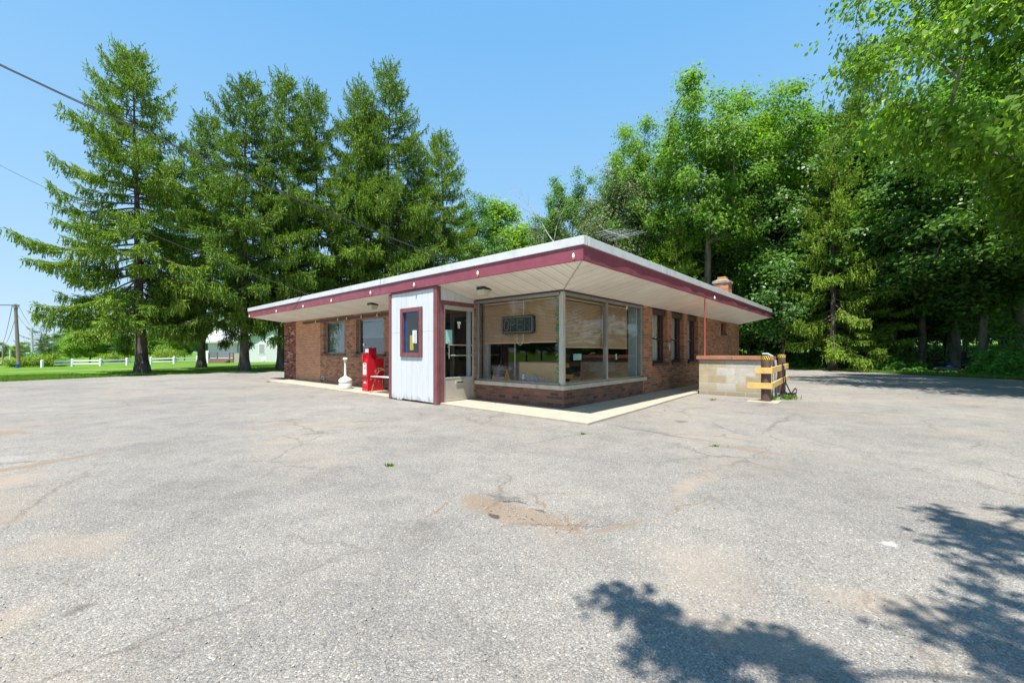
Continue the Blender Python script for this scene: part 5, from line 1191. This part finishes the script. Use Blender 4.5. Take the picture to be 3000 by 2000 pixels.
# --- broadleaf kinds
GW = 'trees of the woods on the right'
maple = make_tree('maple_tree', 'huge bright green maple leaning out over the lot at the right edge', 'maple', 31, 23.5, 3.8, 8.9, 620, 500, .18, 'lf_maple', (21.6, 8.6, 0), r0=.34, inner=.55, spread=1.1, zcf=.24, cr=(.08,.15), flat=.55, droop=.35, up=.5, group=GW, topheavy=.92, shift=(-.6,0))
oak = make_tree('broadleaf_tree', 'dark full-crowned broadleaf tree above the chimney', 'tree', 32, 20, 3.6, 4.8, 235, 270, .215, 'lf_oak', w_(2310, 32), r0=.19, inner=.35, spread=1.2, cr=(.11,.22), flat=.5, zcf=.4, up=.6, group=GW)
locust = make_tree('locust_tree', 'tallest light green locust with a pale bare trunk, left of the woods', 'locust', 33, 22, 8.0, 5.0, 150, 230, .27, 'lf_locust', w_(2078, 31), r0=.25, cr=(.11,.23), flat=.42, droop=.3, group=GW, asp=.45, spread=1.1, shift=(.6,0))
willow = make_tree('willow_tree', 'round greyish-green tree behind the roof antenna', 'tree', 34, 16.5, 7.2, 3.6, 95, 400, .24, 'lf_willow', w_(1786, 36), bark='bark', r0=.22, cr=(.20,.30), flat=.8, droop=.9, group=GW, asp=.35)
mid = make_tree('maple_tree', 'bright green maple low above the right end of the roof', 'maple', 37, 12, 2.2, 3.5, 165, 215, .23, 'lf_maple', w_(2190, 33), r0=.15, cr=(.11,.22), flat=.5, zcf=.38, inner=.35, spread=1.2, group=GW)
s = hgt(715, 33)/12; mid.scale = (s, s, s)
s = hgt(285, 32)/20; oak.scale = (s*1.02, s*1.02, s)
s = hgt(238, 31)/22; locust.scale = (s, s, s)
s = hgt(497, 36)/16.5; willow.scale = (s, s, s)
place(locust, 'slender light green locust leaning between the round tree and the tall locust', 1880, 34, 335, 22, 2.2, .68, GW)
place(oak, 'dark green tree at the left end of the woods behind the roof corner', 1672, 40, 515, 20, 1.3, .72, GW)
place(locust, 'pale locust crown showing low between the round tree and the tall locust', 1965, 40, 560, 22, 4.1, .75, GW)
place(oak, 'dark tree just right of the tall locust, its crown a little lower', 2205, 34.5, 330, 20, 3.0, .95, GW)
place(oak, 'broad dark tree behind the far roof end, between the tall locust and the pointed spruce', 2420, 35, 310, 20, 4.4, 1.05, GW)
place(mid, 'leafy green maple behind the tall locust trunk and the antenna', 1925, 33, 730, 12, .6, .9, GW)
place(oak, 'dark tree low behind the antenna and the bleached dead tree', 1730, 45, 640, 20, 2.2, .85, GW)
place(mid, 'green maple above the roof line right of the small pointed spruce', 1490, 47, 600, 12, 2.8, 1.35, GW)
place(willow, 'pale rounded tree on the skyline right of the green maple behind the roof', 1590, 52, 628, 16.5, 2.0, 1.05, GW)
place(oak, 'dark tree crown half hidden behind the small pointed spruce', 1400, 45, 585, 20, .7, .85, GW)
A4 = make_spruce('spruce_tree', 'tall dark spruce poking above the maple at upper right', 24, 21, 6.5, 3.6, .9, w_(2530, 27), sparse=.12, r0=.24, group='spruces among the right-hand woods')
s = hgt(122, 27)/21; A4.scale = (s, s, s)
A5 = make_spruce('spruce_tree', 'ragged thin spruce with drooping pale shoots behind the yellow planks', 25, 14.5, 1.9, 2.9, .95, w_(2440, 25.4), sparse=.22, r0=.20, hang=1.3, group='spruces among the right-hand woods')
place(A5, 'dark drooping spruce left of the chimney, below the tall locust', 1985, 30.5, 650, 14.5, 2.0, .95, 'spruces among the right-hand woods')
place(A5, 'short drooping spruce right of the ragged thin one, over the undergrowth', 2545, 25.2, 700, 14.5, 3.3, .85, 'spruces among the right-hand woods')
place(A4, 'dark spruce behind the ragged thin one', 2380, 31, 420, 21, 1.0, .8, 'spruces among the right-hand woods')
# trunks that show under the big maple's crown
def trunk_tree(label, px, d, r, rz, kind, top, rs):
    o = place(kind, label, px, d, top, {id(oak):20, id(mid):12, id(locust):22}[id(kind)], rz, rs, GW); return o
trunk_tree('broadleaf tree with a straight grey trunk left of the bucket', 2693, 25.5, .2, 1.0, oak, 330, .95)
trunk_tree('broadleaf tree with a thick pale trunk just right of the bucket', 2796, 24.4, .2, 2.4, oak, 260, 1.15)
trunk_tree('slim tree with a thin straight trunk right of the thick pale one', 2872, 22.0, .2, 3.7, locust, 200, .62)
trunk_tree('broadleaf tree with a grey trunk at the right edge of the photo', 2995, 22.0, .2, 5.1, oak, 150, 1.2)
trunk_tree('leafy tree above the parking lot behind the short drooping spruce', 2610, 28, .2, .4, oak, 300, 1.0)
# deep wood behind: trees nobody could tell apart
rg = random.Random(4); k = 0
deep = 'shaded tree deep in the dark right-hand woods, seen only between nearer trees'
for d, pxs in ((34, (2620, 2760, 2900, 3040)), (39, (2120, 2280, 2480, 2680, 2830, 2980, 3120)), (46, (1860, 2020, 2180, 2340, 2520, 2720, 2900, 3100)), (55, (1780, 1960, 2120, 2300, 2480, 2660, 2860))):
    for px in pxs:
        kd, h0 = rg.choice(((oak, 20), (oak, 20), (mid, 12)))
        s = rg.uniform(.82, 1.08)*(1 if px > 2200 else .70); q = s*rg.uniform(.95, 1.2)*(1.45 if kd is mid else 1.1)
        dup(kd, deep, w_(px+rg.uniform(-40, 40), d+rg.uniform(-1.5, 1.5)), rg.uniform(0, 6.28), (q, q, s*20/h0), 'shaded trees deep in the right-hand woods')
sap = make_tree('young_tree', 'young leafy tree filling the shade under the big maple', 'tree', 36, 7.5, .6, 2.0, 55, 230, .17, 'lf_oak', w_(2650, 29.5), r0=.06, cr=(.2,.32), flat=.6, group='young trees under the woods')
for d, pxs in ((29, (2270, 2350, 2760, 2900)), (33, (2120, 2230, 2460, 2560, 2680, 2830, 2950)), (38, (2050, 2180, 2300, 2420, 2520, 2620, 2740, 2870, 3000)), (44, (1960, 2090, 2240, 2360, 2480, 2580, 2700, 2800, 2920, 3040))):
    for px in pxs:
        s = rg.uniform(.75, 1.25); dup(sap, 'young leafy tree in the shade between the trunks of the woods', w_(px+rg.uniform(-30, 30), d+rg.uniform(-1.5, 1.5)), rg.uniform(0, 6.28), (s*1.15, s*1.15, s), 'young trees under the woods')
# the trees beside and behind the photographer, whose shade falls on the lot
cl = []
rs_ = np.random.default_rng(77)
def shade(px, py, h, n, sp):
    X, Y, _ = at(px, py, 0)
    for _ in range(n):
        q = h+rs_.normal(0, .25); cl.append([X-.118*q+rs_.normal(0, sp*.8)-7.5, Y-.386*q+rs_.normal(0, sp*.8)+6.5, q])
for a in ((1835,1775,5,2,.03), (1930,1815,5,3,.045), (1985,1860,5,3,.05), (1965,1925,5,3,.05), (2050,1960,5,2,.04), (2190,1870,5,2,.04), (2270,1900,5,2,.05), (2350,1935,5,3,.05), (2430,1975,5,2,.04),
          (2760,1500,5.4,2,.07), (2830,1545,5.4,4,.10), (2900,1580,5.4,4,.12), (2975,1640,5.4,4,.13), (2880,1630,5.4,2,.12), (2990,1570,5.4,3,.10), (2950,1490,5.4,2,.06), (2900,1810,5,2,.09), (2960,1770,5,2,.1), (2770,1830,5,1,.07), (2850,1890,5,2,.10), (2950,1890,5,3,.11), (2980,1960,5,2,.10)): shade(*a)
for _ in range(110): d_ = unit(rs_.normal(0, 1, 3)); cl.append([d_[0]*3.2+1.0, d_[1]*2.4-2.5, 9.5+d_[2]*2.4])
cl = [c for c in cl if True]
make_tree('maple_tree', 'maple standing behind the photographer whose shade dapples the near asphalt', 'maple', 35, 13, 4.2, 3.0, 0, 20, .085, 'lf_maple', (7.5, -6.5, 0), r0=.12, cap=.014, cr=(.018,.040), flat=.6, spread=.6, clumps=cl, group='trees that shade the lot')
# trees across the road on the far left: on the skyline and mirrored in the street windows
GL = 'trees on the far left beyond the fence'
place(oak, 'hazy green tree on the skyline between the brown pole and the lowest spruce limb', 205, 100, 935, 20, 1.0, .62, GL)
for px, d, top in ((60, 118, 985), (150, 112, 960), (300, 108, 940), (400, 112, 945), (505, 106, 935), (585, 112, 925), (700, 104, 905), (860, 110, 880)):
    place(oak if px % 20 else mid, 'green tree in the hazy tree line far behind the white fence', px, d, top, 20 if px % 20 else 12, px*.1, (hgt(top, d)/20)*1.5 if px % 20 else (hgt(top, d)/12)*1.4, 'tree line far behind the fence')
pine = make_spruce('pine_tree', 'layered pale green pine behind the green road sign', 26, 9.5, 1.2, 4.4, .75, w_(120, 88, -1.6), sparse=.25, hang=.25, r0=.25, mat_='lf_willow')
pine['category'] = 'pine'; pine['group'] = GL; s = hgt(945, 88)/9.5*1.12; pine.scale = (s*1.35, s*1.35, s)
place(oak, 'darker tree at the left edge of the photo beyond the road', -10, 130, 985, 20, 2.0, .7, GL)
place(oak, 'low dark tree on the skyline just right of the distant thin pole', 45, 150, 1000, 20, 4.0, .6, GL)
place(mid, 'broad green tree behind the first fence posts, under the left spruce', 262, 82, 930, 12, 3.0, 1.0, GL)
place(oak, 'dark tree behind the middle of the white fence', 345, 84, 950, 20, 5.0, .55, GL)
place(mid, 'bright tree behind the right half of the white fence', 470, 88, 940, 12, .8, 1.0, GL)
place(oak, 'dark tree between the white fence and the pale house', 540, 92, 925, 20, 1.7, .6, GL)
place(oak, 'dark tree behind the roof of the pale house', 640, 90, 900, 20, 2.7, .7, GL)
place(mid, 'green tree above the gable of the pale house', 770, 95, 880, 12, 3.9, 1.2, GL)
for i, (x, y, s) in enumerate(((-95, 14, .55), (-100, 25, .36), (-92, 35, .34), (-104, 44, .32), (-84, 5, .6), (-72, -3, .7), (-66, -12, .7), (-62, -21, .75), (-58, -31, .7), (-52, -42, .75), (-57, -3, .75), (-60, 3.5, .7), (-55, -9, .8), (-54, -15, .8), (-66, 8, .6), (-48, -27, .8))):
    dup(oak, 'tree across the road, mirrored in the street windows', (x, y, -1.2), i*1.3, (s, s, s*.8), 'trees mirrored in the windows')
# shrubs near the fence
shrub = make_tree('shrub', 'bright yellow-green shrub in front of the green road sign', 'shrub', 41, 2.3, .25, 1.75, 42, 150, .17, 'lf_yellow', at(128, 1074), r0=.04, cr=(.2,.3), flat=.8, group='shrubs along the fence')
dup(shrub, 'low darker shrub left of the bright one, below the brown pole', at(60, 1075.5), 2.0, (.8, .8, .55), 'shrubs along the fence')
dup(shrub, 'small bright shrub behind the fence near the big spruce trunk', at(345, 1064.5), 1.0, (1.1, 1.1, .95), 'shrubs along the fence')
dup(shrub, 'rounded yellow shrub behind the right end of the white fence', at(487, 1061), 4.0, (1.3, 1.3, 1.25), 'shrubs along the fence')
dup(shrub, 'wispy shrub tuft at the first fence post', at(170, 1073), 5.0, (.8, .7, .42), 'shrubs along the fence')
shrub.scale = (1.0, 1.0, .82)
# bleached dead tree above the roof
g = np.random.default_rng(9); t = thing('dead_tree', 'bleached bare dead tree leaning above the roof corner', 'dead tree', w_(1652, 36))
P0, P1, r0_, r1_ = [], [], [], []
def dead(p, d, l, r, n):
    q = p
    for i in range(4):
        d = unit(d+g.normal(0, .12, 3)); e = q+d*l/4; P0.append(q); P1.append(e); r0_.append(r*(1-i*.2)); r1_.append(r*(1-(i+1)*.2)); q = e
        if n and i > 0:
            for _ in range(2): dead(q, unit(d+g.normal(0, .55, 3)+np.array([0, 0, .1])), l*.5, r*.5*(1-i*.15), n-1)
zt = hgt(598, 36); dead(np.array([.3, 0, 0.]), np.array([-.03, 0, 1.]), zt*.80, .24, 0); dead(P1[-1], unit(np.array([-.55, 0, .8])), zt*.30, .07, 2); dead(P1[3], unit(np.array([.15, 0, 1.])), zt*.2, .05, 2)
v, f_ = segs(np.array(P0), np.array(P1), np.array(r0_), np.array(r1_), 6); np_mesh('trunk', v, f_, M['deadwood'], t, smooth=True)

# undergrowth along the wood: one leafy mass nobody could count
g = np.random.default_rng(12)
E_ = np.array([(3,36.5), (9,36), (15.5,31.4), (19.2,28.2), (20.9,25.4), (21.6,20.8), (22.2,17.4), (23,10)]); seg = np.diff(E_, axis=0); sl = np.linalg.norm(seg, axis=1); cum = np.concatenate([[0], np.cumsum(sl)])
K = 2300; u = g.uniform(0, cum[-1], K); si = np.clip(np.searchsorted(cum, u)-1, 0, len(sl)-1); base = E_[si]+seg[si]*((u-cum[si])/sl[si])[:, None]
nrm = np.stack([-seg[si, 1], seg[si, 0]], 1)/sl[si][:, None]; nrm *= -np.sign(nrm[:, :1]*-1+1e-9)      # away from the lot
inw = np.abs(g.normal(0, 1, K))*2.6; inw[1500:] = g.uniform(3, 15, K-1500); base = base+nrm*inw[:, None]*np.where((nrm[:, :1]+nrm[:, 1:]) > 0, 1, -1)
hh = np.clip(.28+.42*inw+g.normal(0, .3, K), .12, 3.4)*g.uniform(.6, 1.25, K)
upx = 1500+F*base[:, 0]/np.maximum(base[:, 1], 1); clear = (np.abs(upx-2770) < 75) & (base[:, 1] < 24.8); hh = np.where(clear, .07, hh)
gz = np.array([ground_z(x, y) for x, y in base])
C = np.stack([base[:, 0], base[:, 1], gz+hh*g.uniform(.15, 1, K)], 1); cr_ = np.where(clear, .10, g.uniform(.22, .5, K))
n = 75; k = np.repeat(np.arange(K), n); m = len(k)
dirs = unit(g.normal(0, 1, (m, 3))); P = C[k]+dirs*(cr_[k]*g.uniform(0, 1, m)**.45)[:, None]*np.array([1.1, 1.1, .7]); P[:, 2] = np.maximum(P[:, 2], gz[k]+.02)
Nn = unit(np.array([0, 0, .9])+dirs*.6+g.normal(0, .45, (m, 3))); Dd = unit(np.cross(Nn, unit(g.normal(0, 1, (m, 3))))+np.array([0, 0, -.2])); ln = g.uniform(.09, .19, m)
v, f_ = diamonds(P, Dd, Nn, ln, ln*.6, .15); o = np_mesh('undergrowth', v, f_, M['lf_under'], kind='stuff')
# lawn grass: short blades on the strip nearest the lot and along the wood edge
def blades(x, y, z, hmin, hmax, wd, g):
    n = len(x); P = np.stack([x, y, z], 1); D = unit(np.stack([g.normal(0, .35, n), g.normal(0, .35, n), np.ones(n)], 1)); Nn = unit(np.stack([g.normal(0, 1, n), g.normal(0, 1, n), np.zeros(n)], 1)+1e-6)
    return diamonds(P, D, Nn, g.uniform(hmin, hmax, n), np.full(n, wd), .1)
LL = np.array(lot_left); seg = np.diff(LL, axis=0); sl = np.linalg.norm(seg, axis=1); cum = np.concatenate([[0], np.cumsum(sl)])
n = 130000; u = g.uniform(0, cum[-1], n); si = np.clip(np.searchsorted(cum, u)-1, 0, len(sl)-1); b = LL[si]+seg[si]*((u-cum[si])/sl[si])[:, None]
nrm = np.stack([-seg[si, 1], seg[si, 0]], 1)/sl[si][:, None]; off = g.uniform(0, 1, n)**1.8*9-.10; b = b+nrm*off[:, None]
zz = np.array([ground_z(x, y)-.015 for x, y in b])
keep = np.ones(n, bool)
parts = [blades(b[:, 0], b[:, 1], zz, .04, .13, .022, g)]
RR = np.array(ffo[::-1]); seg = np.diff(RR, axis=0); sl = np.linalg.norm(seg, axis=1); cum = np.concatenate([[0], np.cumsum(sl)])
n = 30000; u = g.uniform(0, cum[-1], n); si = np.clip(np.searchsorted(cum, u)-1, 0, len(sl)-1); b = RR[si]+seg[si]*((u-cum[si])/sl[si])[:, None]; b[:, 0] += g.uniform(-.35, 1.3, n)
parts.append(blades(b[:, 0], b[:, 1], np.full(n, -.01), .05, .20, .022, g))
v, f_ = join(parts); np_mesh('grass', v, f_, M['lf_grass'], kind='stuff')
# weeds in the cracks
def weed(label, p, r, n, hmax):
    a = g.uniform(0, 6.28, n); q = np.abs(g.normal(0, r, n)); v, f_ = blades(p.x+q*np.cos(a), p.y+q*np.sin(a)*.6, np.full(n, p.z-.01), hmax*.4, hmax, .010+.05*hmax, g)
    o = np_mesh('weed', v-np.array(p), f_, M['lf_grass']); o.location = p; tag(o, label, 'weed', 'weeds growing in the pavement')
weed('bushy weed tuft on the ground at the foot of the far bollard', at(2308, 1170, 0), .14, 160, .17)
weed('green weed tuft against the nearer bollard on the concrete pad', at(2262, 1174, 0)+Vector((0,0,.02)), .06, 70, .15)
weed('tiny weed in front of the block wall', at(2088, 1172, 0), .05, 40, .08)
weed('weed where the sidewalk meets the block wall', at(2036, 1150, 0), .06, 40, .12)
weed('lone weed tuft in the asphalt in front of the entry booth', at(1144, 1364, 0), .03, 50, .05)
weed('small weed at the sidewalk edge below the corner window', at(1660, 1232, 0), .10, 60, .05)
weed('weed at the crack just out from the sidewalk corner', at(1708, 1272, 0), .035, 50, .05)
weed('weed beside the brown streak right of the sidewalk corner', at(2095, 1307, 0), .04, 40, .05)
weed('low weed tuft at the far left end of the sidewalk', at(785, 1119, 0), .05, 60, .07)
# loose grit and stones lying on the lot near the camera
n = 1800; dist = 1.35+g.uniform(0, 1, n)**2.0*9; X = g.uniform(-1.25, 1.25, n)*dist
kx = np.array([-.05, .05, .2]); 
pc = [at(a, b, 0) for a, b in ((1420,1475), (1480,1490), (1540,1510), (1600,1530), (1670,1555))]
m = 200; ii = g.integers(0, len(pc), m); X = np.concatenate([X, np.array([p.x for p in pc])[ii]+g.normal(0, .07, m)]); Yy = np.concatenate([dist, np.array([p.y for p in pc])[ii]+g.normal(0, .05, m)])
N_ = len(X); r = np.abs(g.normal(.0022, .0014, N_))+.0012; r[n:] *= 1.1
oct_ = np.array([(1,0,0),(-1,0,0),(0,1,0),(0,-1,0),(0,0,1),(0,0,-1)], float); ofc = np.array([(0,2,4),(2,1,4),(1,3,4),(3,0,4),(2,0,5),(1,2,5),(3,1,5),(0,3,5)])
jit = g.uniform(.6, 1.4, (N_, 6, 1)); V = oct_[None]*jit*r[:, None, None]*np.array([1, 1, .75]); V += np.stack([X, Yy, np.full(N_, .002)+r*.3], 1)[:, None, :]
Fc = (ofc[None]+(np.arange(N_)*6)[:, None, None]).reshape(-1, 3)
def grit():
    m, nt, p = mat0('loose_stones'); gg = nd(nt, 'NewGeometry')
    nt.links.new(ramp(nt, gg.outputs['Random Per Island'], [(0, (.12,.12,.12)), (.2, (.22,.215,.20)), (.55, (.36,.34,.31)), (.8, (.58,.56,.53)), (.92, (.36,.22,.12)), (1, (.16,.18,.20))]), p.inputs['Base Color']); p.inputs['Roughness'].default_value = .9; return m
np_mesh('gravel', V.reshape(-1, 3), Fc, grit(), kind='stuff')
